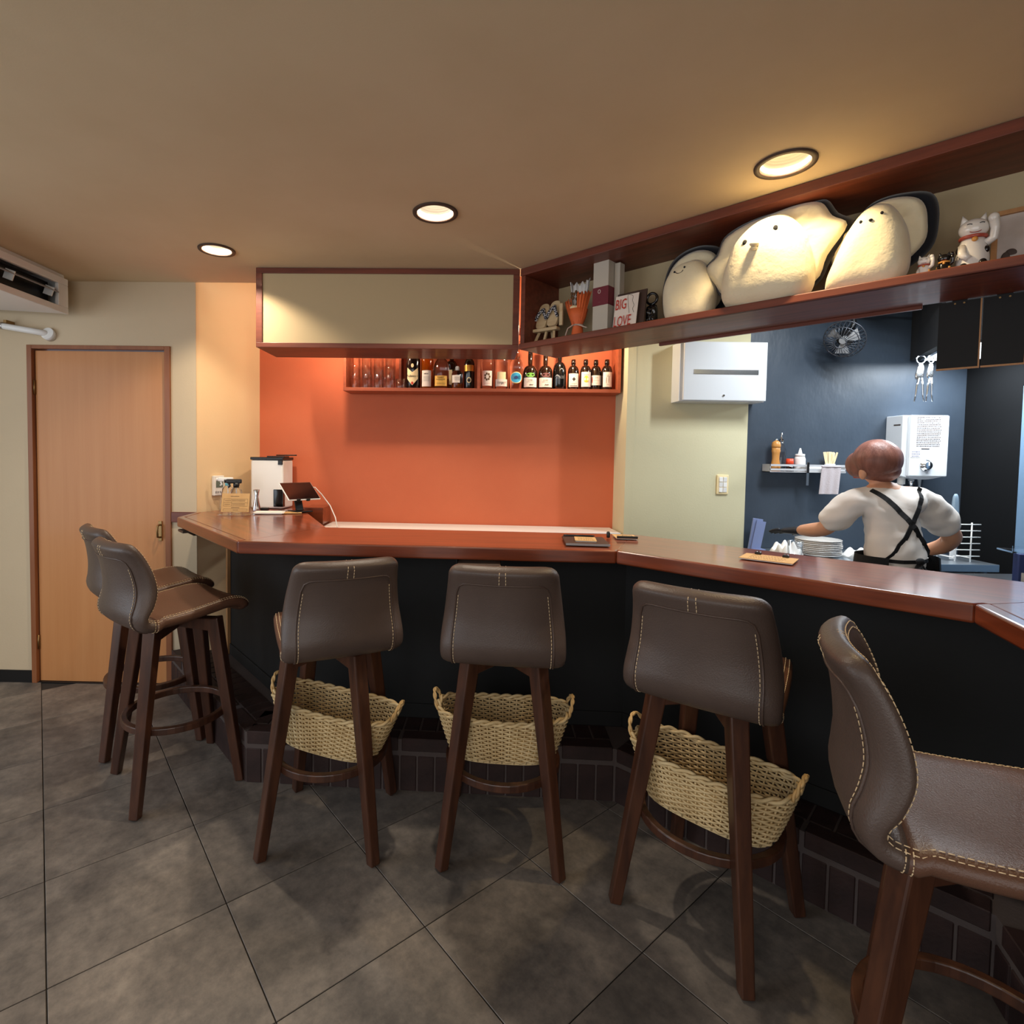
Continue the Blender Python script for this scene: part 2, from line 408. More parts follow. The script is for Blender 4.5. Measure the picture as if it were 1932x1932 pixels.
wall('wall_left_sill', (-3.6, -.35), (-3.6, 2.15), 0, .55, 'sage_paint'); wall('wall_left_lintel', (-3.6, -.35), (-3.6, 2.15), 2.32, ZC, 'sage_paint')
wall('wall_front_sill', (3.6, -2.05), (-3.6, -2.05), 0, .5, 'sage_paint'); wall('wall_front_right', (3.6, -2.05), (1.2, -2.05), .5, ZC, 'sage_paint')
wall('wall_right', (3.2, -.4), (3.2, -2.05), 0, ZC, 'sage_paint')

# door with frame
dr = bpy.data.objects.new('door_1', None); COL.objects.link(dr); struct(dr)
dr.location = (DX0, on_dw(DX0), 0); dr.rotation_euler = (0, 0, atan2(DW1[1]-DW0[1], DW1[0]-DW0[0]))
W_ = (DX1-DX0)
for nm, lo, hi in (('door_jamb', (0, -.012, 0), (.030, .11, DZ)), ('door_jamb', (W_-.034, -.012, 0), (W_, .11, DZ)), ('door_head', (.030, -.012, DZ-.022), (W_-.034, .11, DZ))):
    MB().b2(lo, hi).build(nm, 'door_frame_wood', dr, bevel=.002)
MB().b2((.035, .012, .006), (W_-.039, .046, DZ-.030)).build('door_leaf', 'door_veneer', dr, bevel=.002)
MB().b2((.028, -.004, -.002), (W_-.03, .06, .004)).build('threshold', 'black_plastic', dr)
for z in (.25, 1.80): MB().cyl((.033, .004, z), .006, .085, 10).build('hinge', 'brass', dr)
hd = MB(); hx = W_-.075
hd.b2((hx-.010, .004, .885), (hx+.010, .013, 1.005)); hd.tube([(hx, .012, .905), (hx, -.022, .912), (hx, -.026, .945), (hx, -.022, .978), (hx, .012, .985)], .006, 8)
hd.build('door_handle', 'brass', dr, bevel=.001)
bb = struct(MB().prism([(-3.6, on_dw(-3.6)-.008), (DX0-.001, on_dw(DX0)-.008), (DX0-.001, on_dw(DX0)), (-3.6, on_dw(-3.6))], 0, .075).build('baseboard_back_left', 'black_plastic'))
struct(MB().prism([(DX1+.002, on_dw(DX1)-.014), (-1.585, on_dw(-1.59)-.014), (-1.585, on_dw(-1.59)), (DX1+.002, on_dw(DX1))], 1.002, 1.064).build('trim_1', 'mahogany_dull', bevel=.003))

# ================================================================ DOWNLIGHTS
def downlight(x, y, r, label, bulb, energy, color, ang, blend):
    t = thing('recessed_downlight', label, 'downlight', (x, y, ZC), 0, 'recessed downlights in the ceiling')
    MB().lathe([(r+.001, .0), (r+.012, -.001), (r+.011, -.006), (r-.006, -.006), (r-.007, 0), (r-.007, .012), (r+.001, .012)], 40).build('trim_ring', 'dark_trim', t)
    prof = []; n = 9; dep = .085
    for i in range(n):
        z0 = .004+dep*i/n; rr = r-.008-.018*i/n
        prof += [(rr, z0), (rr-.0025, z0+dep/n*.45), (rr-.001, z0+dep/n*.5)]
    prof.append((r-.03, dep+.006)); prof.append((.0, dep+.008))
    MB().lathe(prof, 40).build('baffle', 'baffle', t)
    MB().ell((0, 0, .078), (r*.46, r*.46, .02), 20, 8).build('bulb', bulb, t)
    l = bpy.data.lights.new('lamp', 'SPOT'); l.energy = energy; l.color = color; l.spot_size = R(ang); l.spot_blend = blend; l.shadow_soft_size = .035
    o = bpy.data.objects.new('downlight_lamp', l); COL.objects.link(o); o.location = (x, y, ZC+.045)
    return t
downlight(*LIGHTS[0], 'round downlight nearest the wooden door, lit white', 'bulb_warm', 54, (1, .84, .64), 128, .35)
downlight(*LIGHTS[1], 'round downlight in mid ceiling in front of the cream hanging cabinet', 'bulb_warm', 54, (1, .86, .68), 128, .35)
downlight(*LIGHTS[2], 'amber glowing downlight above the big oyster plush', 'bulb_amber', 34, (1, .76, .44), 130, .35)

# ================================================================ BAR COUNTER
PO = [(-1.559, 2.933), (-.904, 2.156), (.605, 2.065), (1.312, 1.352), (1.03, .66)]
ct = thing('bar_countertop', 'glossy mahogany bar countertop bending round the seating area', 'countertop')
E1 = offset_path(PO, .040); E2 = offset_path(PO, .0450); IN = offset_path(PO, .49)
# boards, each mitred to the next
seg_in = [[(-1.585, 3.20), (-1.385, 3.66), (-1.10, 3.655), (-.845, 3.05), (-.60, 2.70), (-.56, 2.647)], None, None, None]
def local_poly(pts, a, b):
    o = Vector(a); t = (Vector(b)-o); an = atan2(t.y, t.x); c, s_ = cos(-an), sin(-an)
    return [((p[0]-o.x)*c-(p[1]-o.y)*s_, (p[0]-o.x)*s_+(p[1]-o.y)*c) for p in pts], (o.x, o.y, 0), an
for i in range(4):
    a, b = PO[i], PO[i+1]
    if i == 0: poly = [E2[0], E2[1], IN[1], (-.845, 3.05), (-1.02, 3.46), (-1.02, 3.655), (-1.375, 3.66), (-1.583, 3.205)]
    elif i == 1: poly = [E2[1], E2[2], IN[2], IN[1]]
    elif i == 2: poly = [E2[2], E2[3], IN[3], IN[2]]
    else: poly = [E2[3], E2[4], IN[4], IN[3]]
    lp, lo, an = local_poly(poly, a, b)
    MB().prism(lp, HC-.046, HC-.003).build('top_board', 'mahogany', ct, bevel=.0015, seg=1, loc=lo, rotz=an)
    ep, lo, an = local_poly([PO[i], PO[i+1], E1[i+1], E1[i]], a, b)
    MB().prism(ep, HC-.052, HC).build('edge_moulding', 'mahogany', ct, bevel=.007, seg=3, loc=lo, rotz=an)
# moulding on the short end that meets the door wall
MB().prism([(-1.559, 2.933), (-1.583, 3.20), (-1.555, 3.20), (-1.528, 2.962)], HC-.052, HC).build('end_moulding', 'mahogany', ct, bevel=.006, seg=3)
MB().b2((-1.02, 3.46, .968), (-.892, 3.66, HC+.012)).build('rear_ledge', 'mahogany', ct, bevel=.003)

# front panelling under the counter
PN = offset_path(PO, .30); PN[0] = (-1.372, 3.17)
PN2 = offset_path(PO, .33); PN2[0] = (-1.35, 3.19)
fp = thing('bar_counter_base', 'matte black panelled front below the mahogany countertop', 'bar front')
for i in range(4):
    MB().prism([PN[i], PN[i+1], PN2[i+1], PN2[i]], .12, HC-.053).build('panel', 'black_panel', fp)
    q = offset_path(PO, .292); q[0] = (-1.378, 3.165)
    MB().prism([q[i], q[i+1], PN[i+1], PN[i]], .226, .29).build('skirting', 'black_panel', fp, bevel=.002)
MB().prism([(-1.372, 3.17), (-1.36, 3.155), (-1.375, 3.142), (-1.392, 3.162)], .226, HC-.053).build('end_post', 'frame_wood', fp, bevel=.002)

# brick step
ST0 = offset_path(PO, .105); ST0[1] = (-.915, 2.262); ST0[0] = (-1.745, 3.205)
STB = offset_path(PO, .298); STB[0] = (-1.40, 3.20)
SH = .226
bs = thing('brick_step', 'dark brown brick footrest step along the bar front', 'brick step')
def inset(path, d): return offset_path(path, d)
gi = inset(ST0, .004)
for i in range(4):
    MB().prism([gi[i], gi[i+1], STB[i+1], STB[i]], 0, SH-.004).build('mortar_core', 'grout', bs)
bm1 = MB().box((0, 0, 0), (.067, .05, .150)).build('brick', 'brick', bs, bevel=.003, seg=1); me_sold = bm1.data
bm2 = MB().box((0, 0, 0), (.208, .066, .056)).build('brick', 'brick', bs, bevel=.004, seg=1); me_str = bm2.data
bm3 = MB().box((0, 0, 0), (.067, .118, .04)).build('brick', 'brick', bs, bevel=.003, seg=1); me_head = bm3.data
first = {id(me_sold): bm1, id(me_str): bm2, id(me_head): bm3}
def brick(me, x, y, z, an):
    o = first.pop(id(me), None) or link('brick', me, bs, bevel=.003, seg=1)
    o.location = (x, y, z); o.rotation_euler = (0, 0, an)
for i in range(4):
    a = Vector(ST0[i]); b = Vector(ST0[i+1]); t = (b-a); L = t.length; t.normalize(); n = Vector((-t.y, t.x)); an = atan2(t.y, t.x)
    k = int(L/.0735); p = L/k
    for j in range(k):
        c = a+t*((j+.5)*p)
        q = c+n*.025; brick(me_sold, q.x, q.y, .001+.075, an)
        if .12 < (j+.5)*p < L-.05 or i in (1, 2):
            q = c+n*(.073+.059); brick(me_head, q.x, q.y, SH-.0205, an)
    k = int(L/.215); p = L/k
    for j in range(k):
        q = a+t*((j+.5)*p)+n*.033; brick(me_str, q.x, q.y, SH-.028+.001, an)

# ================================================================ HANGING CABINET over the bar back
CA, CB = Vector((-1.128, 2.941)), Vector((.297, 2.903)); cdir = (CB-CA).normalized(); can = atan2(cdir.y, cdir.x); CL = (CB-CA).length
hc = thing('hanging_cabinet', 'cream fronted hanging cabinet in a dark mahogany frame under the ceiling', 'cabinet', (CA.x, CA.y, 2.0), can)
CD = .30; CHt = ZC-2.0-.002
MB().b2((0, 0, CHt-.028), (CL, CD, CHt)).build('frame_rail', 'mahogany_dull', hc, bevel=.002)
MB().b2((0, 0, 0), (CL, CD, .026)).build('frame_rail', 'mahogany_dull', hc, bevel=.002)
MB().b2((0, 0, .026), (.034, CD, CHt-.028)).build('frame_stile', 'mahogany_dull', hc, bevel=.002)
MB().b2((CL-.034, 0, .026), (CL, .03, CHt-.028)).build('frame_stile', 'mahogany_dull', hc, bevel=.002)
MB().b2((.034, .008, .026), (CL-.034, .022, CHt-.028)).build('front_panel', 'cream_panel', hc)
MB().b2((.034, CD-.02, .026), (CL, CD, CHt-.028)).build('back_panel', 'mahogany_dull', hc)

# ================================================================ LONG DISPLAY SHELF over the kitchen pass
SA = Vector((.300, 2.902)); SB = Vector((1.610, 1.586)); sd = (SB-SA).normalized(); san = atan2(sd.y, sd.x); SL = 2.75; SD = .335
def on_shelf(s, d, z=0):
    n = Vector((-sd.y, sd.x)); p = SA+sd*s+n*d; return (p.x, p.y, z)
SHZ = 2.030
ds = thing('display_shelf', 'long open mahogany display shelf hung from the ceiling over the kitchen pass', 'shelf', (SA.x, SA.y, 2.0), san)
MB().b2((.0, 0, .0), (SL, SD, .020)).build('shelf_board', 'mahogany_dull', ds, bevel=.002)
MB().b2((.0, -.006, .0), (SL, .012, .030)).build('front_lip', 'mahogany_dull', ds, bevel=.004)
MB().b2((.0, 0, ZC-2.0-.040), (SL, SD, ZC-2.0-.002)).build('top_board', 'mahogany_dull', ds, bevel=.002)
MB().b2((.0, .006, .020), (.028, SD-.02, ZC-2.0-.040)).build('side_panel', 'mahogany_dull', ds, bevel=.002)
MB().b2((.0, SD-.02, .020), (SL, SD, ZC-2.0-.040)).build('back_panel', 'cream_panel', ds)
MB().b2((.62, SD, -.012), (1.62, SD+.016, .02)).build('rear_batten', 'mahogany_dull', ds, bevel=.002)

# ================================================================ BOTTLE SHELF on the orange wall
BA = Vector((-.770, 3.476)); BB = Vector((.989, 3.374)); bd = (BB-BA).normalized(); ban = atan2(bd.y, bd.x); BL = (BB-BA).length; BD = .185
bsf = thing('bottle_shelf', 'reddish wooden bottle shelf on the orange wall', 'shelf', (BA.x, BA.y, 1.835), ban)
MB().b2((0, 0, 0), (BL, BD, .022)).build('shelf_board', 'shelf_orange_wood', bsf, bevel=.0015)
MB().b2((0, 0, .022), (.018, BD, .40)).build('side_panel', 'shelf_orange_wood', bsf, bevel=.0015)
MB().b2((BL-.020, 0, .022), (BL, BD, .40)).build('side_panel', 'shelf_orange_wood', bsf, bevel=.0015)
MB().b2((.862, .01, .022), (.880, BD, .40)).build('divider', 'shelf_orange_wood', bsf, bevel=.0015)
MB().b2((.345, .09, .022), (.361, BD, .40)).build('divider', 'shelf_orange_wood', bsf, bevel=.0015)
MB().b2((0, 0, .40), (BL, BD, .42)).build('top_board', 'shelf_orange_wood', bsf, bevel=.0015)
# two lamps fixed behind the hanging cabinet wash the orange wall
def lamp(name, label, x, y, z, energy, color, back):
    t = thing('lamp_holder', label, 'lamp', (x, y, z), 0, 'bulbs behind the hanging cabinet')
    MB().b2((-.012, back-y, .045), (.012, .016, .075)).build('bracket', 'white_plastic', t)
    MB().cyl((0, 0, .05), .016, .05, 14).build('socket', 'white_plastic', t)
    MB().ell((0, 0, 0), (.022, .022, .03), 16, 10).build('bulb', 'bulb_warm', t)
    l = bpy.data.lights.new(name, 'POINT'); l.energy = energy; l.color = color; l.shadow_soft_size = .03
    o = bpy.data.objects.new(name, l); COL.objects.link(o); o.location = (x, y+.005, z-.045); return t
lamp('cove_lamp', 'bare bulb behind the hanging cabinet near the peach wall', -.74, 3.262, 2.27, 15, (1, .80, .56), 3.215)
lamp('cove_lamp', 'bare bulb behind the hanging cabinet near the green wall', .60, 3.235, 2.27, 15, (1, .80, .56), 3.10)
# white worktop behind the bar
bk = thing('back_worktop', 'white back worktop along the foot of the orange wall', 'worktop')
MB().prism([(-.88, 3.25), (.995, 3.31), (.995, 3.565), (-.88, 3.67)], .925, .963).build('top', 'white_plastic', bk, bevel=.003)
MB().prism([(-.86, 3.28), (.99, 3.33), (.99, 3.56), (-.86, 3.66)], 0, .925).build('carcass', 'white_plastic', bk)
# ================================================================ BAR STOOLS
PROF = [(-.276, .300, .172, .022), (-.270, .286, .178, .030), (-.252, .235, .186, .046), (-.242, .175, .195, .062), (-.238, .115, .203, .068),
        (-.240, .062, .209, .056), (-.240, .018, .210, .034), (-.214, -.014, .209, .014), (-.155, -.026, .208, 0), (-.05, -.022, .207, 0),
        (.06, -.010, .204, 0), (.14, -.002, .199, 0), (.195, -.012, .192, 0), (.222, -.038, .182, 0), (.227, -.053, .172, 0)]
NU = 45
def cat(t):
    n = len(PROF)-1; x = min(max(t, 0), 1)*n; i = min(int(x), n-1); f = x-i
    p0 = PROF[max(i-1, 0)]; p1 = PROF[i]; p2 = PROF[i+1]; p3 = PROF[min(i+2, n)]
    return [.5*((2*b)+(c-a)*f+(2*a-5*b+4*c-d)*f*f+(3*b-a-3*c+d)*f**3) for a, b, c, d in zip(p0, p1, p2, p3)]
_len = [0]
for _i in range(400):
    a_, b_ = cat(_i/400), cat((_i+1)/400); _len.append(_len[-1]+sqrt((a_[0]-b_[0])**2+(a_[1]-b_[1])**2))
def arc(u):
    L = u*_len[-1]
    import bisect
    i = max(1, min(400, bisect.bisect_left(_len, L))); f = (L-_len[i-1])/max(1e-9, _len[i]-_len[i-1]); return (i-1+f)/400
def shell(u, v, side, lift=0.0):
    """u 0..1 from top of back to front of seat, v -1..1 across, side +1 the sitter's side, -1 the outer side"""
    t = arc(u); y, z, w, wing = cat(t); e = 1e-3
    y1, z1 = cat(max(t-e, 0))[:2]; y2, z2 = cat(min(t+e, 1))[:2]
    ty, tz = y2-y1, z2-z1; l = sqrt(ty*ty+tz*tz); ty /= l; tz /= l
    ny, nz = -tz, ty                     # sitter's side (forward / up)
    if ny*1+nz*1 < 0: ny, nz = -ny, -nz
    L = _len[-1]; du = min(u, 1-u)*L; rc = .034
    k = 1.0 if du >= rc else 1-(1-sqrt(max(0, 1-((rc-du)/rc)**2)))*rc/w
    hv = max(0, 1-abs(v)**14)**.5; hu = 1 if du > .018 else sqrt(max(0, 1-((.018-du)/.018)**2))
    h = .0255*hv*hu+lift
    dish = .012*(1-v*v)*(1 if z > .03 or True else 0)
    yy = y+wing*abs(v)**2.2; zz = z+(.012*abs(v)**2 if u > .5 else 0)
    return Vector((w*k*v, yy+side*ny*h, zz+side*nz*h))
VS = [-1, -.985, -.95, -.88, -.75, -.55, -.3, 0, .3, .55, .75, .88, .95, .985, 1]
def shell_mesh(name, u0, u1, mats):
    mb = MB(); k = len(VS); n = 26; vs = []; fs = []
    us = [u0+(u1-u0)*i/n for i in range(n+1)]
    if u0 == 0: us = [0, .004, .010, .018, .028]+[u for u in us if u > .03]
    if u1 == 1: us = [u for u in us if u < .965]+[.972, .982, .990, .996, 1]
    n = len(us)-1
    for u in us:
        for v in VS: vs.append(shell(u, v, 1))
        for v in VS[::-1]: vs.append(shell(u, v, -1))
    r = 2*k
    for i in range(n):
        for j in range(r):
            fs.append((i*r+j, i*r+(j+1) % r, (i+1)*r+(j+1) % r, (i+1)*r+j))
    mb.add(vs, fs, True)
    for i in (0, n): mb.add(vs[i*r:(i+1)*r], [(j, j+1, r-2-j, r-1-j) for j in range(k-1)], True)
    return mb
def dashes(mb, pts, r=.0011, dash=.0085, gap=.0035):
    pts = [Vector(p) for p in pts]; acc = 0; seg = [(0, pts[0])]
    cum = [0]
    for a, b in zip(pts, pts[1:]): cum.append(cum[-1]+(b-a).length)
    def at(s):
        for i in range(len(cum)-1):
            if s <= cum[i+1]: return pts[i].lerp(pts[i+1], (s-cum[i])/max(1e-9, cum[i+1]-cum[i]))
        return pts[-1]
    s = 0
    while s+dash < cum[-1]:
        mb.tube([at(s), at(s+dash)], r, 4); s += dash+gap
UJ = .475                                 # seam between back and seat
def make_stool():
    t = thing('bar_stool', 'x', 'stool', (0, 0, 0), 0, 'brown leather bar stools along the counter')
    zs = .768
    sw = bpy.data.objects.new('seat_shell', None)
    bk = shell_mesh('backrest', 0, UJ, 0).build('backrest', 'leather', t)
    st = shell_mesh('seat', UJ, 1, 0).build('seat', 'leather_reflection', t)
    th = MB(); pp = MB()
    # seam and stitches on the outer face of the back
    pan = [(UJ-.02, -.80)]+[(u/100, -.80) for u in range(44, 10, -2)]+[(.085, -.77), (.070, -.70)]+[(.066, v/10) for v in range(-6, 7)]+[(.070, .70), (.085, .77)]+[(u/100, .80) for u in range(12, 46, 2)]+[(UJ-.02, .80)]
    P = [shell(u, v, -1, .0005) for u, v in pan]; pp.tube(P, .0032, 6)
    P = [shell(u, v*.955, -1, .001) for u, v in pan if u > .1 and v < 0]; dashes(th, P)
    P = [shell(u, v*.955, -1, .001) for u, v in pan if u > .1 and v > 0]; dashes(th, P)
    # rim stitches on the sitter's side, all round
    for vv, uu in ((.955, .018), (.90, .035)):
        rim = [(u/100, -vv) for u in range(98, 4, -2)]+[(uu+.012, -vv*.95), (uu, -vv*.82)]+[(uu, v/10) for v in range(-7, 8)]+[(uu, vv*.82), (uu+.012, vv*.95)]+[(u/100, vv) for u in range(6, 99, 2)]
        P = [shell(u, v, 1, .001) for u, v in rim]; dashes(th, P)
    for dx in (-.010, .010): dashes(th, [shell(u, dx/.17, s_, .001) for s_, u in ((-1, .062), (-1, .05), (-1, .035), (-1, .02), (-1, .008), (1, .004), (1, .016))])
    for du in (-.008, .008):
        for sg in (-1, 1): dashes(th, [shell(UJ+du, sg*v, s_, .001) for s_, v in ((1, .93), (1, .97), (1, .995), (-1, .995), (-1, .97), (-1, .92), (-1, .82))])
    s1 = th.build('stitching', 'thread', bk); s1['kind'] = 'stuff'; s2 = pp.build('piping', 'leather_band', bk)
    for o in (bk, st): o.location = (0, 0, zs)
    MB().cyl((0, -.01, zs-.052), .085, .014, 24).build('swivel_plate', 'black_metal', t)
    # legs
    for sx in (-1, 1):
        for sy in (-1, 1):
            mb = MB(); mb.bar((sx*.118, sy*.118, .712), (sx*.200, sy*.200, .002), .052, .052, .036, .036, up=(sx, -sy, 0))
            mb.build('leg', 'leg_wood', t, bevel=.005)
            mb = MB(); mb.bar((sx*.010, sy*.010, .692), (sx*.126, sy*.126, .684), .046, .040, .05, .056, up=(0, 0, 1))
            mb.build('arm', 'leg_wood', t, bevel=.004)
    n = 44; vs = []; fs = []
    for i in range(n):
        a = 2*pi*i/n
        for r, z in ((.188, .290), (.212, .290), (.212, .318), (.188, .318)): vs.append((r*cos(a), r*sin(a), z))
    for i in range(n):
        q = (i+1) % n
        for j in range(4): fs.append((i*4+j, i*4+(j+1) % 4, q*4+(j+1) % 4, q*4+j))
    MB().add(vs, fs, False).build('foot_ring', 'leg_wood', t, bevel=.004)
    return t
SEATPARTS = ('backrest', 'seat', 'swivel_plate')
def place_stool(proto, first, x, y, leg_a, seat_a, label):
    o = proto if first else copy_tree(proto)
    o.location = (x, y, 0); o.rotation_euler = (0, 0, R(leg_a)); o['label'] = label
    for c in o.children:
        if c.name.split('.')[0] in SEATPARTS: c.rotation_euler = (0, 0, R(seat_a-leg_a))
    return o
sp = make_stool()
place_stool(sp, True, -.480, 2.010, -1.5, 25, 'brown leather stool turned left, first basket stool right of the door')
place_stool(sp, False, .170, 1.968, -5.8, -7, 'brown leather stool square to the counter, middle one of three holding baskets')
place_stool(sp, False, .795, 1.648, -49, -37, 'brown leather stool with a basket beside the angled counter under the clipboard')
place_stool(sp, False, -1.225, 2.300, 41.7, -38, 'brown leather stool seen from behind its side at the left counter bend')
place_stool(sp, False, -1.545, 2.672, 31, -44, 'farthest brown leather stool in front of the wooden door')
place_stool(sp, False, 1.010, .965, 48, -121, 'nearest brown leather stool cut off by the right picture edge')

# ================================================================ WICKER BASKETS
def rrect(a, b, n, p=3.2):
    out = []
    for i in range(n):
        t = 2*pi*i/n; c, s_ = cos(t), sin(t)
        out.append((a*abs(c)**(2/p)*(1 if c >= 0 else -1), b*abs(s_)**(2/p)*(1 if s_ >= 0 else -1)))
    # even spacing
    cum = [0]; q = out+[out[0]]
    for u, v in zip(q, q[1:]): cum.append(cum[-1]+sqrt((u[0]-v[0])**2+(u[1]-v[1])**2))
    res = []; L = cum[-1]; j = 0
    for i in range(n):
        s_ = L*i/n
        while cum[j+1] < s_: j += 1
        f = (s_-cum[j])/(cum[j+1]-cum[j]); res.append((q[j][0]+(q[j+1][0]-q[j][0])*f, q[j][1]+(q[j+1][1]-q[j][1])*f))
    return res
def make_basket():
    t = thing('wicker_basket', 'x', 'basket', (0, 0, 0), 0, 'wicker baskets on the stool foot rings')
    HB = .150; NS = 44; K = 4
    def ring(z, n):
        f = z/HB; return rrect(.184+.056*f**.9, .092+.020*f**.9, n, 3.0)
    def sag(x): return .014*(x/.24)**2
    wv = MB(); rows = 18
    for r in range(rows):
        z = .008+(HB-.016)*r/(rows-1); pts = ring(z, NS*K); path = []
        for i, (x, y) in enumerate(pts):
            nx, ny = x/.17, y/.10; l = sqrt(nx*nx+ny*ny)+1e-6
            o = .0052*cos(pi*(i/K)+pi*r); path.append((x+nx/l*o, y+ny/l*o, z+sag(x)*z/HB))
        wv.tube(path, .0038, 5, closed=True)
    w = wv.build('weave', 'wicker', t); w['kind'] = 'stuff'
    stk = MB()
    zs = [.0, HB*.33, HB*.66, HB]; rg = [ring(z, NS) for z in zs]
    for i in range(NS): stk.tube([(rg[k][i][0], rg[k][i][1], zs[k]+sag(rg[k][i][0])*zs[k]/HB) for k in range(4)], .0032, 5)
    stk.build('stakes', 'wicker', t)['kind'] = 'stuff'
    rim = MB()
    for ph in (0, pi):
        pts = ring(HB, 200); path = []
        for i, (x, y) in enumerate(pts):
            a = i*.42+ph; l = sqrt((x/.17)**2+(y/.1)**2); nx, ny = x/.17/l, y/.1/l
            path.append((x+nx*.006*cos(a), y+ny*.006*cos(a), HB+.002+.006*sin(a)+sag(x)))
        rim.tube(path, .0058, 6, closed=True)
    rim.build('rim', 'wicker', t)
    for sx in (-1, 1):
        h = MB()
        for ph in (0, pi):
            path = []
            for i in range(25):
                a = pi*i/24; y = .048*cos(a); z = HB+.012+.055*sin(a)
                b = i*.75+ph; path.append((sx*(.238+.018*sin(a))+.0035*cos(b), y+.0035*sin(b), z))
            h.tube(path, .0045, 6)
        h.build('handle', 'wicker_rim', t)
    bs_ = MB(); pts = ring(0, 40); bs_.prism(pts, -.004, .006); bs_.build('base', 'wicker', t)
    return t
bk0 = make_basket()
def place_basket(o, x, y, a, label, tilt=(0, 0)):
    o.location = (x, y, .326); o.rotation_euler = (tilt[0], tilt[1], R(a)); o['label'] = label
place_basket(bk0, -.482, 2.005, -12, 'wicker basket under the stool turned left, tilted down to the right', (0, R(7)))
place_basket(copy_tree(bk0), .168, 1.968, -5, 'wicker basket under the middle stool, lying level')
place_basket(copy_tree(bk0), .790, 1.640, -45, 'wicker basket under the stool at the angled counter')
# ================================================================ BOTTLES AND GLASSES on the wall shelf
def shelf_pt(px, d):
    """plan point on the bottle shelf: px picks the place along it, d the depth from its front edge"""
    n = Vector((-bd.y, bd.x)); s_ = px; p = BA+bd*s_+n*d; return (p.x, p.y, 1.8575)
def s_of(px): return (px-648)*1.755/523.0
def label_patch(mb, r, z0, z1, a0, a1, n=10, m=None):
    """curved label standing 0.6 mm proud of a round bottle; a measured from the front (-y)"""
    vs = []; fs = []
    for i in range(n+1):
        a = R(-90+a0+(a1-a0)*i/n)
        for z in (z0, z1): vs.append(((r+.0007)*cos(a), (r+.0007)*sin(a), z))
    for i in range(n): fs.append((2*i, 2*i+2, 2*i+3, 2*i+1))
    mb.add(vs, fs, True, m)
def oval_patch(mb, r, zc, ha, hz, a0=0, n=20, off=.0012, m=None):
    vs = [((r+off)*cos(R(-90+a0)), (r+off)*sin(R(-90+a0)), zc)]
    for i in range(n):
        t = 2*pi*i/n; a = R(-90+a0+ha*cos(t)); vs.append(((r+off)*cos(a), (r+off)*sin(a), zc+hz*sin(t)))
    mb.add(vs, [(0, 1+i, 1+(i+1) % n) for i in range(n)], True, m)
def marks(mb, r, zc, rows, width, m=None, off=.0016):
    """small print too fine to read: short dashes in rows"""
    rnd = random.Random(int(zc*1e5)+rows)
    for k in range(rows):
        z = zc-k*.0042; a = -width
        while a < width:
            w = rnd.uniform(3, 8); aa = []
            for i in range(3): aa.append(R(-90+a+w*i/2))
            vs = []
            for q in aa:
                for dz in (-.0006, .0006): vs.append(((r+off)*cos(q), (r+off)*sin(q), z+dz))
            mb.add(vs, [(0, 2, 3, 1), (2, 4, 5, 3)], True, m); a += w+rnd.uniform(2, 4)
def bottle(px, d, prof, matname, label, name='bottle', labels=(), cap=None, liquid=None, turn=0):
    x, y, z = shelf_pt(s_of(px), d)
    t = thing(name, label, 'bottle', (x, y, z), ban+R(turn), 'bottles on the orange wall shelf')
    t.scale = (1, 1, 1.2)
    MB().lathe([(0, .0)]+prof+[(0, prof[-1][1])], 28).build('glass_body', matname, t)
    if liquid: MB().lathe([(0, .004)]+liquid[1]+[(0, liquid[1][-1][1])], 24).build('liquid', liquid[0], t)
    for lm, fn in labels:
        mb = MB(); fn(mb); mb.build('label', lm, t)
    if cap: MB().lathe([(0, cap[1]), (cap[0], cap[1]), (cap[0], cap[2]), (0, cap[2])], 20).build('cap', cap[3], t)
    return t
def straight(r, h, hs, rn, H, sq=.012):
    """round bottle: radius r to height h, shoulder to hs, neck rn to H"""
    pts = [(r*.9, 0), (r, .006), (r, h)]
    for i in range(1, 7):
        a = i/6*pi/2; pts.append((rn+(r-rn)*cos(a), h+(hs-h)*sin(a)))
    return pts+[(rn, H-.02), (rn+.0025, H-.019), (rn+.0025, H)]
# 1 black bottle with a chevron label
def chev(mb):
    r = .0465
    for sgn in (0,):
        vs = []; n = 12
        for i in range(n+1):
            a = -46+92*i/n; zt = .112-.026*(1-abs(a)/46); zb = .030+(.0 if abs(a) > 44 else 0)-.014*(1-abs(a)/46)+.022*abs(a)/46
            q = R(-90+a); vs += [((r+.0008)*cos(q), (r+.0008)*sin(q), zb), ((r+.0008)*cos(q), (r+.0008)*sin(q), zt)]
        mb.add(vs, [(2*i, 2*i+2, 2*i+3, 2*i+1) for i in range(n)], True)
b1 = bottle(780, .075, straight(.0465, .150, .185, .015, .27), 'glass_black', 'black whisky bottle with a cream chevron label, leftmost of the bottles',
       labels=[('label_cream', chev), ('label_cream', lambda mb: oval_patch(mb, .0465, .122, 11, .011)), ('red', lambda mb: oval_patch(mb, .0465, .028, 9, .008, off=.0018))])
text('lettering', "Ballantine's", .0165, 'ink', b1, (0, -.0485, .066), (R(90), 0, 0), shear=.3, sx=.95)
b2_ = bottle(807, .080, straight(.0405, .150, .185, .014, .27), 'whisky', 'amber whisky bottle with a tall white label',
       labels=[('label_white', lambda mb: label_patch(mb, .0405, .012, .098, -48, 44)), ('ink', lambda mb: [marks(mb, .0405, .066, 7, 26), [oval_patch(mb, .0405, .080, 1.6, .0042, a0=-22+k*6, n=8, off=.0016) for k in range(7)]])])
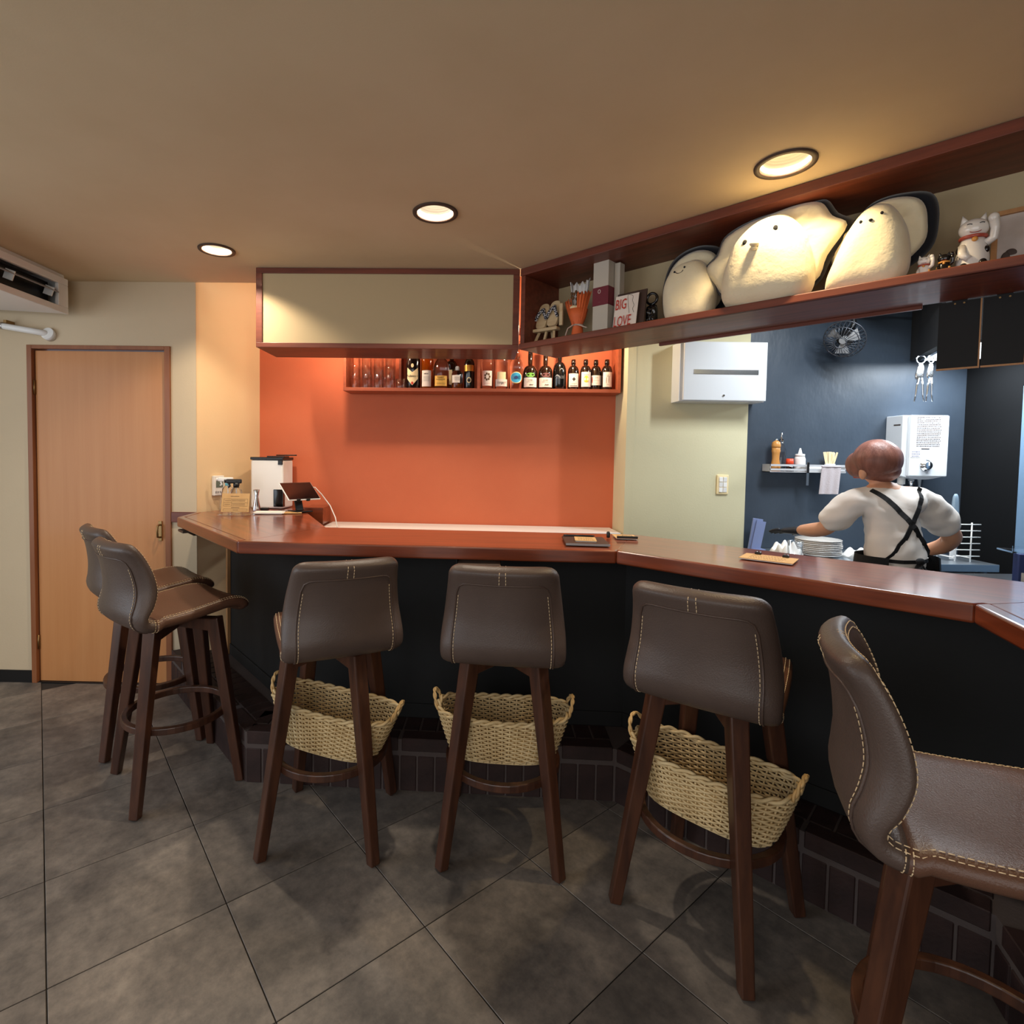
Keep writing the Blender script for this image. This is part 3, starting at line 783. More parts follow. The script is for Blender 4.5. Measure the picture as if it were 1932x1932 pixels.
b3 = bottle(835, .070, straight(.050, .105, .165, .015, .25), 'glass', 'clear bottle with a yellow label, third from the left on the shelf',
       labels=[('label_yellow', lambda mb: label_patch(mb, .050, .014, .068, -50, 50)), ('ink', lambda mb: marks(mb, .050, .030, 3, 30))], liquid=('whisky', [(.044, .004), (.045, .008), (.045, .055)]))
text('lettering', 'MONKEY\nSHOULDER', .0115, 'ink', b3, (0, -.0525, .053), (R(90), 0, 0))
bottle(853, .144, straight(.039, .12, .165, .015, .26), 'glass_dark_brown', 'dark bottle standing behind the yellow labelled clear bottle', labels=[('label_cream', lambda mb: label_patch(mb, .039, .03, .11, -60, 10))])
bottle(866, .060, straight(.036, .080, .100, .012, .118), 'glass', 'small clear bottle with white cap and little whisky left',
       labels=[('label_white', lambda mb: label_patch(mb, .036, .032, .072, -58, 32)), ('ink', lambda mb: marks(mb, .036, .062, 5, 24))], cap=(.010, .10, .122, 'white_plastic'), liquid=('whisky', [(.032, .004), (.0325, .008), (.0325, .030)]))
b5 = bottle(889, .070, straight(.034, .125, .165, .012, .25), 'glass_black', 'slim black bottle with a gold band and a round portrait emblem',
       labels=[('gold', lambda mb: label_patch(mb, .034, .095, .128, -180, 180, 24)), ('label_cream', lambda mb: oval_patch(mb, .034, .047, 25, .016)), ('glass_dark_brown', lambda mb: oval_patch(mb, .034, .047, 16, .010, off=.0018))])
b6 = bottle(924, .075, straight(.039, .150, .185, .013, .27), 'glass', 'clear bottle with a slanted white label and brown wreath print',
       labels=[('label_white', lambda mb: label_patch(mb, .039, .018, .098, -52, 48)), ('dried_flower', lambda mb: [oval_patch(mb, .039, .066+.016*sin(k*.9), 9, .007, a0=22*cos(k*.9), n=8) for k in range(7)]), ('red', lambda mb: marks(mb, .039, .030, 1, 26))])
b7 = bottle(951, .080, straight(.041, .150, .185, .014, .27), 'glass', 'clear bottle with a white label in handwritten script',
       labels=[('label_white', lambda mb: label_patch(mb, .041, .016, .054, -62, 62)), ('label_cream', lambda mb: label_patch(mb, .0405, .054, .092, -42, 42))])
text('lettering', 'torgen', .021, 'ink', b7, (0, -.0430, .036), (R(90), 0, 0), shear=.3)
b8 = bottle(979, .078, straight(.044, .115, .165, .020, .26), 'glass', 'clear bottle with a big round sky blue label rimmed yellow',
       labels=[('label_yellow2', lambda mb: oval_patch(mb, .044, .062, 54, .0310, off=.0008)), ('label_white', lambda mb: oval_patch(mb, .044, .062, 51, .0290, off=.0013)), ('label_blue', lambda mb: oval_patch(mb, .044, .062, 46, .0262, off=.0018)), ('blue_carton', lambda mb: oval_patch(mb, .044, .062, 14, .009, off=.0024))])
def gin(px, oval, label):
    t = bottle(px, .075, straight(.0465, .085, .130, .015, .24), 'glass_dark_brown', label,
       labels=[('label_white', lambda mb: label_patch(mb, .0465, .012, .062, -58, 58)), (oval, lambda mb: oval_patch(mb, .0465, .076, 34, .0115)), ('ink', lambda mb: marks(mb, .0465, .038, 1, 30))])
    text('lettering', 'Le Gin', .012, 'ink', t, (-.002, -.0492, .049), (R(90), 0, 0), shear=.2)
    mb = MB(); [oval_patch(mb, .0465, .022+.003*(k % 2), 2.2, .0035, a0=-6+k*5, n=8, off=.0016) for k in range(6)]; mb.build('script', 'ink', t); return t
gin(1006, 'label_green', 'dark brown bottle with a green oval above its white label')
gin(1035, 'label_plum', 'dark brown bottle with a plum oval above its white label')
def swoosh(mb):
    for zc, w, a0, a1 in ((.098, .005, -10, 42), (.064, .006, -50, 8)):
        vs = []; n = 14
        for i in range(n+1):
            f = i/n; a = R(-90+a0+(a1-a0)*f); zz = zc+.013*sin(f*pi*1.2)*(1 if zc > .08 else 1)
            vs += [((.0438)*cos(a), (.0438)*sin(a), zz-w*sin(pi*f)*.5), ((.0438)*cos(a), (.0438)*sin(a), zz+w*sin(pi*f)*.5)]
        mb.add(vs, [(2*i, 2*i+2, 2*i+3, 2*i+1) for i in range(n)], True)
    marks(mb, .043, .072, 4, 30)
bottle(1062, .080, straight(.043, .095, .150, .0145, .25), 'glass_black', 'black round shouldered bottle with a grey swoosh print', labels=[('grey_plastic', swoosh)])
def small(px, d, label, lw, z0, z1, lm, deco):
    t = bottle(px, d, straight(.0355, .090, .132, .0125, .158), 'glass_dark_brown', label, labels=[(lm, lambda mb: label_patch(mb, .0355, z0, z1, -lw, lw))]+deco)
    MB().lathe([(0, .136), (.0145, .136), (.0150, .150), (.0140, .163), (0, .163)], 20).build('cap', 'glass_dark_brown', t); return t
small(1088, .075, 'small brown bottle with a black diamond on its white label', 56, .016, .086, 'label_white',
      [('ink', lambda mb: [oval_patch(mb, .0355, .056, 17, .011, n=4, off=.0014), marks(mb, .0355, .034, 2, 22)]+[oval_patch(mb, .0355, .0215, 3.4, .0022, a0=-34+k*7.5, n=8, off=.0014) for k in range(10)])])
small(1111, .070, 'small brown bottle with a white and pale yellow sketch label', 54, .016, .094, 'label_white',
      [('label_yellow2', lambda mb: oval_patch(mb, .0355, .056, 26, .018, off=.0011)), ('ink', lambda mb: [marks(mb, .0355, .080, 2, 24), marks(mb, .0355, .046, 2, 22)])])
small(1131, .085, 'small brown bottle with a low label edged red', 58, .026, .078, 'label_white',
      [('red', lambda mb: [oval_patch(mb, .0355, .054, 7, .018, a0=-46, n=8), marks(mb, .0355, .052, 1, 30)]), ('ink', lambda mb: [marks(mb, .0355, .068, 2, 16), marks(mb, .0355, .036, 1, 10)])])
small(1151, .070, 'small brown bottle beside the right end of the shelf', 50, .016, .094, 'label_white',
      [('ink', lambda mb: [marks(mb, .0355, .078, 3, 12), marks(mb, .0355, .030, 2, 10)]), ('label_plum', lambda mb: [oval_patch(mb, .0355, .050, 3, .018, a0=-14, n=8), oval_patch(mb, .0355, .054, 3, .02, a0=10, n=8)])])
# glasses
def tumbler(h, r0, r1):
    mb = MB(); mb.lathe([(0, .0), (r0, 0), (r0+.0006, .003), (r1, h), (r1-.002, h), (r0-.0015, .010), (0, .010)], 22); return mb
gme = None
rows_ = [(667, .055), (690, .055), (713, .055), (736, .055), (678, .135), (701, .135), (724, .135)]
for k, (px, d) in enumerate(rows_):
    for lev in range(2):
        x, y, z = shelf_pt(s_of(px), d)
        if gme is None: o = tumbler(.145, .028, .036).build('drinking_glass', 'glass_thin'); gme = o.data
        else: o = link('drinking_glass', gme)
        o.location = (x, y, z+lev*.062)
        where = ('upper' if lev else 'lower')+' glass of '
        pos = ['the leftmost front stack', 'the second front stack', 'the third front stack', 'the fourth front stack', 'the leftmost rear stack', 'the middle rear stack', 'the right rear stack'][k]
        tag(o, 'tall clear tumbler, '+where+pos+' on the wall shelf', 'glass', 'clear tumblers on the wall shelf')
x, y, z = shelf_pt(s_of(757), .045)
o = tumbler(.060, .030, .034).build('drinking_glass', 'glass_thin'); o.location = (x, y, z); tag(o, 'short clear glass between the stacked tumblers and the bottles', 'glass', 'clear tumblers on the wall shelf')

# ================================================================ THINGS ON THE DISPLAY SHELF
SZ = 2.0205
def cat_loop(pts, n):
    k = len(pts); out = []
    for i in range(n):
        x = i/n*k; j = int(x); f = x-j; p = [pts[(j+q-1) % k] for q in range(4)]
        out.append(tuple(.5*((2*b)+(c-a)*f+(2*a-5*b+4*c-d)*f*f+(3*b-a-3*c+d)*f**3) for a, b, c, d in zip(*p)))
    return out
def pillow(mb, outline, cen, T, y0, K=9, n=56, p=2.4, m=None, wr=0, back=1.0):
    """inflated cushion; outline in (x, z), thickness T along y, centred on y0; front is -y"""
    ol = cat_loop(outline, n); vs = []; fs = []; rnd = random.Random(3)
    for side in (-1, 1):
        for k in range(K+1):
            f = k/K
            th = T*max(0, 1-f**p)**.5*(1 if side < 0 else back)
            for j, (x, z) in enumerate(ol):
                w = wr*(sin(x*95+z*38*f+k*.35)*sin(z*60*f-x*21)+.5*sin(x*41*f-z*77+1.3))*min(1, 3*f)*(1-f**4) if side < 0 else 0
                vs.append((cen[0]+(x-cen[0])*f, y0+side*th+w, cen[1]+(z-cen[1])*f))
    for sd_ in range(2):
        o = sd_*(K+1)*n
        for k in range(K):
            for j in range(n):
                q = (j+1) % n; a = (o+k*n+j, o+k*n+q, o+(k+1)*n+q, o+(k+1)*n+j); fs.append(a if sd_ else a[::-1])
    mb.add(vs, fs, True, m)
def shelf_thing(name, label, cat, s_, d, z=SZ, rot=0, group=None):
    p = on_shelf(s_, d, z); return thing(name, label, cat, p, san+R(rot), group)

# --- oyster plushes
def plush(label, s_, d, body, mantle, shell_o, T, face, rot=0, tilt=0):
    t = shelf_thing('oyster_plush', label, 'plush toy', s_, d, SZ, rot, 'oyster plush toys on the display shelf')
    if tilt: t.rotation_euler[0] = R(tilt)
    cb = (sum(p[0] for p in body)/len(body), sum(p[1] for p in body)/len(body)); cm = (sum(p[0] for p in mantle)/len(mantle), sum(p[1] for p in mantle)/len(mantle))
    mb = MB(); pillow(mb, shell_o, cm, .018, .078, p=6); mb.build('dark_shell', 'plush_black', t)
    mb = MB(); pillow(mb, mantle, cm, .022, .052, p=5, wr=.006); mb.build('mantle', 'plush_cream', t)
    mb = MB(); pillow(mb, body, cb, T, 0, p=3.6, wr=.0, K=12, n=64, back=.5); bo = mb.build('body', 'plush_cream', t)
    kind, ex, ez, ew, er = face
    def yb(x, z):                      # front surface of the body at x, z
        f = 0
        ol = cat_loop(body, 64); a = atan2(z-cb[1], x-cb[0]); best = min(ol, key=lambda q: abs((atan2(q[1]-cb[1], q[0]-cb[0])-a+pi) % (2*pi)-pi))
        f = sqrt((x-cb[0])**2+(z-cb[1])**2)/max(1e-6, sqrt((best[0]-cb[0])**2+(best[1]-cb[1])**2)); return -T*max(.02, 1-f**3.6)**.5
    for sx in (-1, 1):
        x, z = ex+sx*ew/2*cos(.25), ez+sx*ew/2*sin(.25)
        MB().ell((x, yb(x, z)-.001, z), (er, .004, er*1.15), 14, 8).build('eye', 'plush_black', bo)
    if kind == 'beak':
        y = yb(ex-.01, ez-.03); mb = MB(); mb.ell((ex-.012, y-.012, ez-.030), (.016, .020, .010), 14, 8); mb.ell((ex-.014, y-.010, ez-.045), (.011, .016, .007), 14, 8); mb.build('beak', 'plush_cream', bo)
    elif kind == 'smile':
        y = yb(ex, ez-.01); MB().tube([(ex+.018*cos(R(a)), y-.001, ez-.002+.014*sin(R(a))) for a in range(200, 345, 12)], .0016, 6).build('mouth', 'plush_black', bo)
    else:
        y = yb(ex, ez-.008); MB().ell((ex, y-.003, ez-.010), (.006, .006, .005), 10, 6).build('nose', 'plush_black', bo)
    return t
# middle, biggest
plush('largest oyster plush with a stubby beak under the amber downlight', 1.175, .075,
      [(-.150, .03), (-.158, .09), (-.140, .175), (-.095, .268), (-.02, .324), (.06, .328), (.125, .262), (.155, .16), (.162, .06), (.12, .008), (0, .0), (-.10, .004)],
      [(-.160, .075), (-.205, .130), (-.240, .205), (-.195, .245), (-.165, .305), (-.09, .338), (.0, .352), (.10, .360), (.170, .345), (.205, .29), (.250, .245), (.19, .155), (.15, .07), (0, .03)],
      [(-.165, .06), (-.220, .125), (-.258, .207), (-.208, .258), (-.176, .318), (-.10, .350), (.0, .362), (.11, .364), (.182, .356), (.218, .30), (.268, .247), (.20, .145), (.15, .06), (0, .02)],
      .110, ('beak', .008, .255, .105, .0085), 0, 9)
plush('small smiling oyster plush at the left of the biggest one', .835, .150,
      [(-.080, .02), (-.100, .09), (-.095, .18), (-.055, .25), (.01, .275), (.07, .26), (.115, .19), (.130, .10), (.10, .015), (0, .0)],
      [(-.10, .07), (-.125, .13), (-.115, .22), (-.080, .285), (-.02, .320), (.05, .322), (.11, .28), (.14, .17), (.11, .07), (0, .03)],
      [(-.115, .05), (-.148, .13), (-.136, .23), (-.10, .308), (-.03, .346), (.055, .346), (.13, .30), (.155, .17), (.12, .05), (0, .02)],
      .075, ('smile', -.005, .232, .045, .0042), 0, 5)
plush('oyster plush with wide set eyes at the right of the biggest one', 1.50, .110,
      [(-.120, .01), (-.138, .05), (-.110, .13), (-.070, .22), (-.015, .286), (.045, .282), (.090, .205), (.105, .11), (.095, .04), (.05, .002), (-.05, .0)],
      [(-.12, .12), (-.125, .20), (-.115, .24), (-.06, .262), (-.01, .305), (.06, .312), (.120, .285), (.140, .22), (.125, .13), (0, .05)],
      [(-.125, .11), (-.142, .20), (-.132, .252), (-.065, .278), (-.01, .322), (.07, .328), (.150, .300), (.168, .21), (.140, .11), (0, .04)],
      .085, ('nose', .005, .238, .058, .0048), 0, 7)

# --- pair of small sandals on a wooden easel
t = shelf_thing('sandal_ornament', 'pair of miniature wooden sandals with navy patterned straps on a little easel', 'ornament', .095, .115, SZ, 6)
for sx in (-.055, 0, .055):
    MB().bar((sx*1.15, -.035, 0), (sx*.8, .0, .085), .013, .013).build('easel_leg', 'sandal_wood', t, bevel=.002)
MB().bar((0, .075, 0), (0, .03, .20), .012, .012).build('easel_leg', 'sandal_wood', t, bevel=.002)
MB().b2((-.075, -.03, .078), (.075, .012, .096)).build('easel_ledge', 'sandal_wood', t, bevel=.005)
for k, sx in enumerate((-.034, .034)):
    rot = Matrix.Rotation(R(-20), 3, 'X'); so = cat_loop([(-.028, 0), (-.031, .06), (-.028, .125), (0, .142), (.028, .125), (.031, .06), (.028, 0), (0, -.010)], 32)
    mb = MB(); vs = [rot @ Vector((x+sx, -.010, z)) for x, z in so]+[rot @ Vector((x+sx, .008, z)) for x, z in so]
    vs = [v+Vector((0, -.004, .106+k*.006)) for v in vs]; n = 32
    mb.add(vs, [tuple(range(n))[::-1], tuple(range(n, 2*n))]+[(i, (i+1) % n, n+(i+1) % n, n+i) for i in range(n)])
    s_o = mb.build('sandal', 'sandal_wood', t, bevel=.003)
    for sg in (-1, 1):
        P = [rot @ Vector((sx+sg*.033*f, -.012-.012*sin(pi*f*.9), .105-.070*f)) + Vector((0, -.004, .106+k*.006)) for f in [i/8 for i in range(9)]]
        MB().tube(P, .0085, 8).build('strap', 'strap_pattern', s_o)
MB().b2((.078, -.012, .10), (.098, .002, .215)).build('easel_side', 'sandal_wood', t, bevel=.003)

# --- wrapped bouquet
t = shelf_thing('dried_bouquet', 'dried flower bouquet in orange wrapping paper with a pale ribbon', 'bouquet', .278, .130)
def cone(mb, r0, z0, r1, z1, a0, a1, n=16, lean=0):
    vs = []; fs = []
    for i in range(n+1):
        a = R(a0+(a1-a0)*i/n); w = 1+.06*sin(i*2.1)
        vs += [(r0*cos(a), r0*sin(a), z0), (r1*w*cos(a), r1*w*sin(a)*.7, z1+.012*sin(i*1.7))]
    for i in range(n): fs.append((2*i, 2*i+2, 2*i+3, 2*i+1))
    vs2 = [(x*.93, y*.93, z) for x, y, z in vs]; o = len(vs)
    mb.add(vs+vs2, fs+[tuple(o+q for q in f[::-1]) for f in fs]+[(2*i+1, 2*i+3, o+2*i+3, o+2*i+1) for i in range(n)], True)
mb = MB(); mb.lathe([(0, 0), (.036, 0), (.030, .05), (.024, .085), (.040, .12), (.052, .165), (0, .165)], 18); mb.build('wrap', 'orange_wrap', t)
mb = MB(); cone(mb, .030, .088, .070, .205, 190, 262); cone(mb, .030, .088, .076, .235, 290, 360); mb.build('wrap_flap', 'orange_wrap', t)
mb = MB(); cone(mb, .03, .12, .062, .312, 20, 160); mb.build('inner_paper', 'paper', t)
mb = MB(); rnd = random.Random(5)
for i in range(26):
    a = rnd.uniform(0, 2*pi); r = rnd.uniform(.0, .045); mb.tube([(r*.4*cos(a), r*.4*sin(a), .15), (r*cos(a), r*sin(a), .185+rnd.uniform(0, .055))], .0016, 5); mb.ell((r*cos(a), r*sin(a), .19+rnd.uniform(0, .06)), (.007, .007, .009), 8, 6)
mb.build('flowers', 'dried_flower', t)['kind'] = 'stuff'
mb = MB(); [mb.ell((.012*cos(k*2.1)+.0, -.02+.012*sin(k*2.1), .172), (.022, .018, .012), 12, 8) for k in range(4)]; mb.build('white_bloom', 'label_cream', t)
mb = MB(); mb.tube([(.025*cos(a/10*2*pi), .025*sin(a/10*2*pi), .086) for a in range(10)], .005, 6, closed=True)
mb.tube([(-.004, -.030, .086), (-.035, -.036, .070), (-.055, -.030, .03), (-.058, -.026, .002)], .006, 6, flat=.4); mb.tube([(.004, -.030, .086), (.04, -.036, .074), (.075, -.03, .058)], .0075, 6, flat=.4); mb.build('ribbon', 'ribbon', t)

# --- tall gift box with burgundy band
t = shelf_thing('gift_box', 'tall pale grey bottle box with a burgundy paper band', 'box', .425, .150)
MB().b2((-.042, -.05, 0), (.042, .05, .375)).build('carton', 'grey_card', t, bevel=.0015)
MB().b2((-.0435, -.0515, .155), (.0435, .0515, .245)).build('band', 'burgundy', t, bevel=.001)
MB().tube([(-.006+.0065*cos(a/16*2*pi), -.0520, .223+.009*sin(a/16*2*pi)) for a in range(16)], .0014, 5, closed=True).build('logo', 'label_white', t)
MB().b2((-.012, -.0522, .170), (.002, -.0514, .172)).build('print', 'label_plum', t)
MB().b2((.046, .0, 0), (.075, .045, .36)).build('inner_carton', 'grey_card', t, bevel=.0015)

# --- BIG LOVE card on a board
t = shelf_thing('art_card', 'BIG LOVE print card with red letters leaning on a taupe board', 'card', .565, .095)
rotc = Matrix.Rotation(R(-10), 3, 'X')
mb = MB(); mb.box(Vector((.014, .020, .10)), (.150, .006, .195), rotc); mb.build('backing_board', 'dark_trim', t)
mb = MB(); mb.box(Vector((0, 0, .092)), (.118, .003, .180), rotc); cd_ = mb.build('card', 'label_white', t)
text('lettering', 'BIG', .074, 'red', cd_, (-.026, .0015, .135), (R(80), 0, 0), sx=.52, extrude=.0004)
text('lettering', 'LOVE', .074, 'red', cd_, (-.010, -.0145, .052), (R(80), 0, 0), sx=.50, extrude=.0004)
P = [(.018, .160), (.030, .168), (.044, .160), (.040, .140), (.046, .120), (.038, .105), (.044, .085), (.050, .070), (.040, .050), (.046, .030), (.030, .018), (.022, .022)]
MB().tube([(x, .0005-(.092-z)*-.176-.003, z) for x, z in cat_loop(P, 44)], .0009, 5, closed=True).build('line_figure', 'ink', cd_)

# --- dark carved ornament with a round head
t = shelf_thing('carved_ornament', 'black carved ornament with a clear round disc on top', 'ornament', .668, .150)
mb = MB(); so = cat_loop([(-.026, 0), (-.028, .06), (-.024, .115), (.0, .122), (.024, .115), (.028, .06), (.026, 0), (0, -.002)], 28); pillow(mb, so, (0, .06), .018, 0, p=4, wr=.006); mb.build('base_plaque', 'ceramic_black', t)
for k in range(4): MB().box((0, -.018, .022+k*.025), (.040, .006, .008)).build('carving', 'black_gloss', t, bevel=.002)
mb = MB(); mb.lathe([(.020, -.005), (.030, -.005), (.030, .005), (.020, .005), (.020, -.005)], 28, (0, 0, .150), Matrix.Rotation(R(90), 3, 'X')); mb.build('ring', 'black_gloss', t)
mb = MB(); mb.cyl((0, 0, .150), .020, .004, 24, rot=Matrix.Rotation(R(90), 3, 'X')); mb.build('disc', 'clear_plastic', t)

# --- beckoning cats
def cat_figure(label, s_, d, H, body_m, spot_m, collar_m, name='beckoning_cat', arm=1, rot=0):
    t = shelf_thing(name, label, 'figurine', s_, d, SZ, rot, 'beckoning cat figurines'); k = H/.19
    mb = MB(); mb.lathe([(0, 0), (.034*k, 0), (.038*k, .02*k), (.036*k, .055*k), (.030*k, .09*k), (.024*k, .112*k), (0, .116*k)], 24, sy=.85); bo = mb.build('body', body_m, t)
    mb = MB(); mb.ell((0, -.002*k, .135*k), (.033*k, .028*k, .028*k), 22, 14); he = mb.build('head', body_m, t)
    for sx in (-1, 1):
        mb = MB(); mb.cyl((sx*.021*k, 0, .164*k), .012*k, .026*k, 12, r2=.001*k, rot=Matrix.Rotation(R(sx*14), 3, 'Y')); mb.build('ear', body_m, he)
        MB().tube([(sx*.013*k+.006*k*cos(R(a)), -.0285*k, .139*k+.004*k*sin(R(a))) for a in range(20, 170, 25)], .0012*k, 5).build('eye', 'ceramic_black', he)
    MB().tube([(.012*k*cos(R(a)), -.0295*k, .122*k-.004*k*sin(R(a))) for a in range(10, 180, 20)], .0011*k, 5).build('mouth', 'ceramic_red', he)
    mb = MB(); mb.tube([(.0265*k*cos(a/20*2*pi), -.001*k+.0235*k*sin(a/20*2*pi), .110*k) for a in range(20)], .0055*k, 8, closed=True); mb.build('collar', collar_m, t)
    MB().ell((0, -.026*k, .100*k), (.007*k, .005*k, .007*k), 12, 8).build('bell', 'ceramic_gold', t)
    mb = MB(); mb.tube([(arm*.026*k, -.008*k, .09*k), (arm*.040*k, -.014*k, .10*k), (arm*.042*k, -.016*k, .125*k), (arm*.038*k, -.020*k, .150*k)], [.011*k, .0105*k, .010*k, .012*k], 12); mb.ell((arm*.037*k, -.022*k, .152*k), (.012*k, .011*k, .013*k), 12, 8); mb.build('raised_paw', body_m, t)
    mb = MB(); mb.tube([(-arm*.024*k, -.014*k, .085*k), (-arm*.026*k, -.028*k, .06*k), (-arm*.012*k, -.034*k, .045*k)], [.010*k, .010*k, .009*k], 12); mb.build('lowered_paw', body_m, t)
    for i, (a, z, r) in enumerate(((-60, .03, .013), (-150, .075, .013), (-35, .07, .010), (-125, .025, .012))):
        q = R(a); rr = .0375*k if z < .06 else .0325*k
        MB().ell((rr*cos(q)*.97, rr*sin(q)*.83, z*k), (r*k*.8, r*k*.7, r*k), 12, 8).build('spot', spot_m, bo)
    return t
cat_figure('large white ceramic beckoning cat with black patches and a red collar', 1.755, .130, .215, 'ceramic_white', 'ceramic_black', 'ceramic_red', rot=10)
cat_figure('tiny white beckoning cat with a gold belly beside the plush', 1.640, .100, .100, 'ceramic_white', 'ceramic_gold', 'ceramic_red')
cat_figure('tiny black beckoning cat with a gold coin', 1.690, .100, .096, 'ceramic_black', 'ceramic_gold', 'ceramic_gold')

# --- framed picture at the right end
t = shelf_thing('framed_picture', 'wooden framed picture of dogs at the right end of the display shelf', 'picture', 1.90, .205, SZ, 0)
rt_ = Matrix.Rotation(R(-8), 3, 'X')
for lo, hi in (((-.105, -.010, 0), (-.090, .010, .225)), ((.090, -.010, 0), (.105, .010, .225)), ((-.09, -.010, 0), (.09, .010, .015)), ((-.09, -.010, .210), (.09, .010, .225))):
    mb = MB(); mb.b2(lo, hi); mb.v = [tuple(rt_ @ Vector(v)) for v in mb.v]; mb.build('frame_rail', 'frame_wood', t, bevel=.001)
mb = MB(); mb.b2((-.09, -.001, .015), (.09, .004, .210)); mb.v = [tuple(rt_ @ Vector(v)) for v in mb.v]; pc = mb.build('print', 'photo_grey', t)
mb = MB()
for x, z, a, b in ((-.070, .055, .012, .030), (-.058, .080, .014, .014), (-.045, .045, .020, .022), (-.01, .040, .010, .018), (.025, .042, .016, .020), (.03, .11, .020, .022), (.06, .045, .014, .024)):
    v = rt_ @ Vector((x, -.0015, z)); mb.ell(v, (a, .0006, b), 14, 8)
mb.build('printed_dogs', 'dark_trim', pc)

# --- two blackboard menus hung from the rear edge of the shelf
for k, (s0, s1, lab) in enumerate(((1.667, 1.775, 'blank black menu board with a wooden edge, left of the hanging pair'), (1.782, 1.886, 'blank black menu board with a wooden edge, right of the hanging pair'))):
    t = shelf_thing('menu_board', lab, 'menu board', (s0+s1)/2, .337, 1.757, 0, 'black menu boards hung under the shelf'); w = (s1-s0)/2
    MB().b2((-w, 0, .006), (w, .006, .240)).build('board', 'black_panel', t)
    MB().b2((-w, -.002, 0), (w, .008, .006)).build('edge', 'frame_wood', t)
    MB().b2((w, -.002, 0), (w+.004, .008, .240)).build('edge', 'frame_wood', t)
    for sx in (-.012, .012): MB().cyl((sx, -.001, .232), .003, .004, 10, rot=Matrix.Rotation(R(90), 3, 'X')).build('pin', 'brass', t)
    MB().b2((-.02, .001, .236), (.02, .005, .262)).build('hanger', 'black_metal', t)
# ================================================================ CEILING AIR CONDITIONER
t = thing('air_conditioner', 'white ceiling mounted air conditioner with a dark louvred outlet', 'air conditioner', (-2.275, 1.9, 2.205), 0)
L_ = 1.22
pr = [(-.66, .222), (-.025, .222), (-.021, .195), (-.021, .004), (-.62, .03)]     # x, z profile
vs = [(x, y, z) for y in (0, L_) for x, z in pr]; n = len(pr)
MB().add(vs, [tuple(range(n)), tuple(range(2*n-1, n-1, -1))]+[(i, n+i, n+(i+1) % n, (i+1) % n) for i in range(n) if i != 2]).build('housing', 'white_plastic', t)
for lo, hi in (((-.021, 0, .0), (0, L_, .034)), ((-.021, 0, .158), (0, L_, .197)), ((-.021, 0, .034), (0, .07, .158)), ((-.021, L_-.075, .034), (0, L_, .158))): MB().b2(lo, hi).build('outlet_surround', 'white_plastic', t, bevel=.003)
MB().b2((-.12, .07, .034), (-.06, L_-.075, .158)).build('outlet_cavity', 'black_plastic', t)
MB().box((-.012, L_/2, .112), (.045, L_-.16, .006), Matrix.Rotation(R(28), 3, 'Y')).build('louvre', 'grey_plastic', t, bevel=.002)
for k in range(5):
    y = L_-.12-k*.26; MB().box((-.02, y, .10), (.05, .006, .05), Matrix.Rotation(R(20), 3, 'Y')).build('louvre_bracket', 'white_plastic', t)
MB().b2((-.13, L_-.62, -.0), (-.09, L_-.56, .004)).build('sticker', 'paper', t)
t = thing('drain_pipe', 'white drain pipe running into the wall above the door', 'pipe', (-2.48, 3.2, 2.11))
MB().tube([(-.55, -.02, .075), (-.26, -.025, .042), (-.06, -.02, .012), (-.005, .0, .005), (.02, .03, .0)], .018, 14).build('pipe', 'white_plastic', t)
MB().cyl((.016, .018, 0), .036, .034, 20, rot=Matrix.Rotation(R(75), 3, 'X')).build('wall_flange', 'white_plastic', t)
MB().cyl((-.225, -.024, .037), .0205, .012, 16, rot=Matrix.Rotation(R(90), 3, 'Y')).build('clamp', 'chrome', t)
MB().b2((-.215, -.03, .055), (-.198, .03, .072)).build('clamp_bracket', 'brass', t)

# ================================================================ THINGS ON THE LEFT END OF THE COUNTER
CT = HC+.0005
def pt(px, Y):  # kept for readability of the plan below
    return px
t = thing('wall_controller', 'white wall mounted temperature controller with a grey display', 'controller', (-1.533, 3.356, 1.218), atan2(3.704-3.2155, -1.394+1.592))
MB().b2((-.040, -.022, -.062), (.040, 0, .062)).build('case', 'white_plastic', t, bevel=.004)
MB().b2((-.026, -.0235, -.012), (.030, -.021, .045)).build('display', 'lcd', t)
for k in range(4): MB().b2((-.032+k*.017, -.0235, -.046), (-.022+k*.017, -.021, -.034)).build('button', 'grey_plastic', t)
# receipt / drink appliance
t = thing('counter_appliance', 'white countertop appliance with a black lid against the orange wall', 'appliance', (-1.255, 3.555, CT), R(-4))
W2, D2, H2 = .108, .085, .315
MB().b2((-W2, -D2, 0), (W2, D2, H2)).build('body', 'white_plastic', t, bevel=.012, seg=3)
MB().b2((-W2-.002, -D2-.004, H2), (W2+.002, D2+.004, H2+.018)).build('lid', 'black_plastic', t, bevel=.004)
MB().b2((-.02, -.04, H2+.018), (.10, .04, H2+.026)).build('tray', 'black_plastic', t, bevel=.002)
MB().b2((.045, -D2-.004, .012), (W2+.002, -D2+.03, .125)).build('front_window', 'black_gloss', t, bevel=.003)
MB().b2((.075, -D2-.006, H2-.03), (.105, -D2+.01, H2-.002)).build('latch', 'black_plastic', t, bevel=.003)
o = MB().tube([(-.02, 0, 0), (.12, .0, .002)], .004, 8).build('pen', 'black_plastic'); o.location = (-1.20, 3.53, CT+H2+.031); o.rotation_euler = (0, 0, R(-8)); tag(o, 'black pen lying on the lid of the white appliance', 'pen')
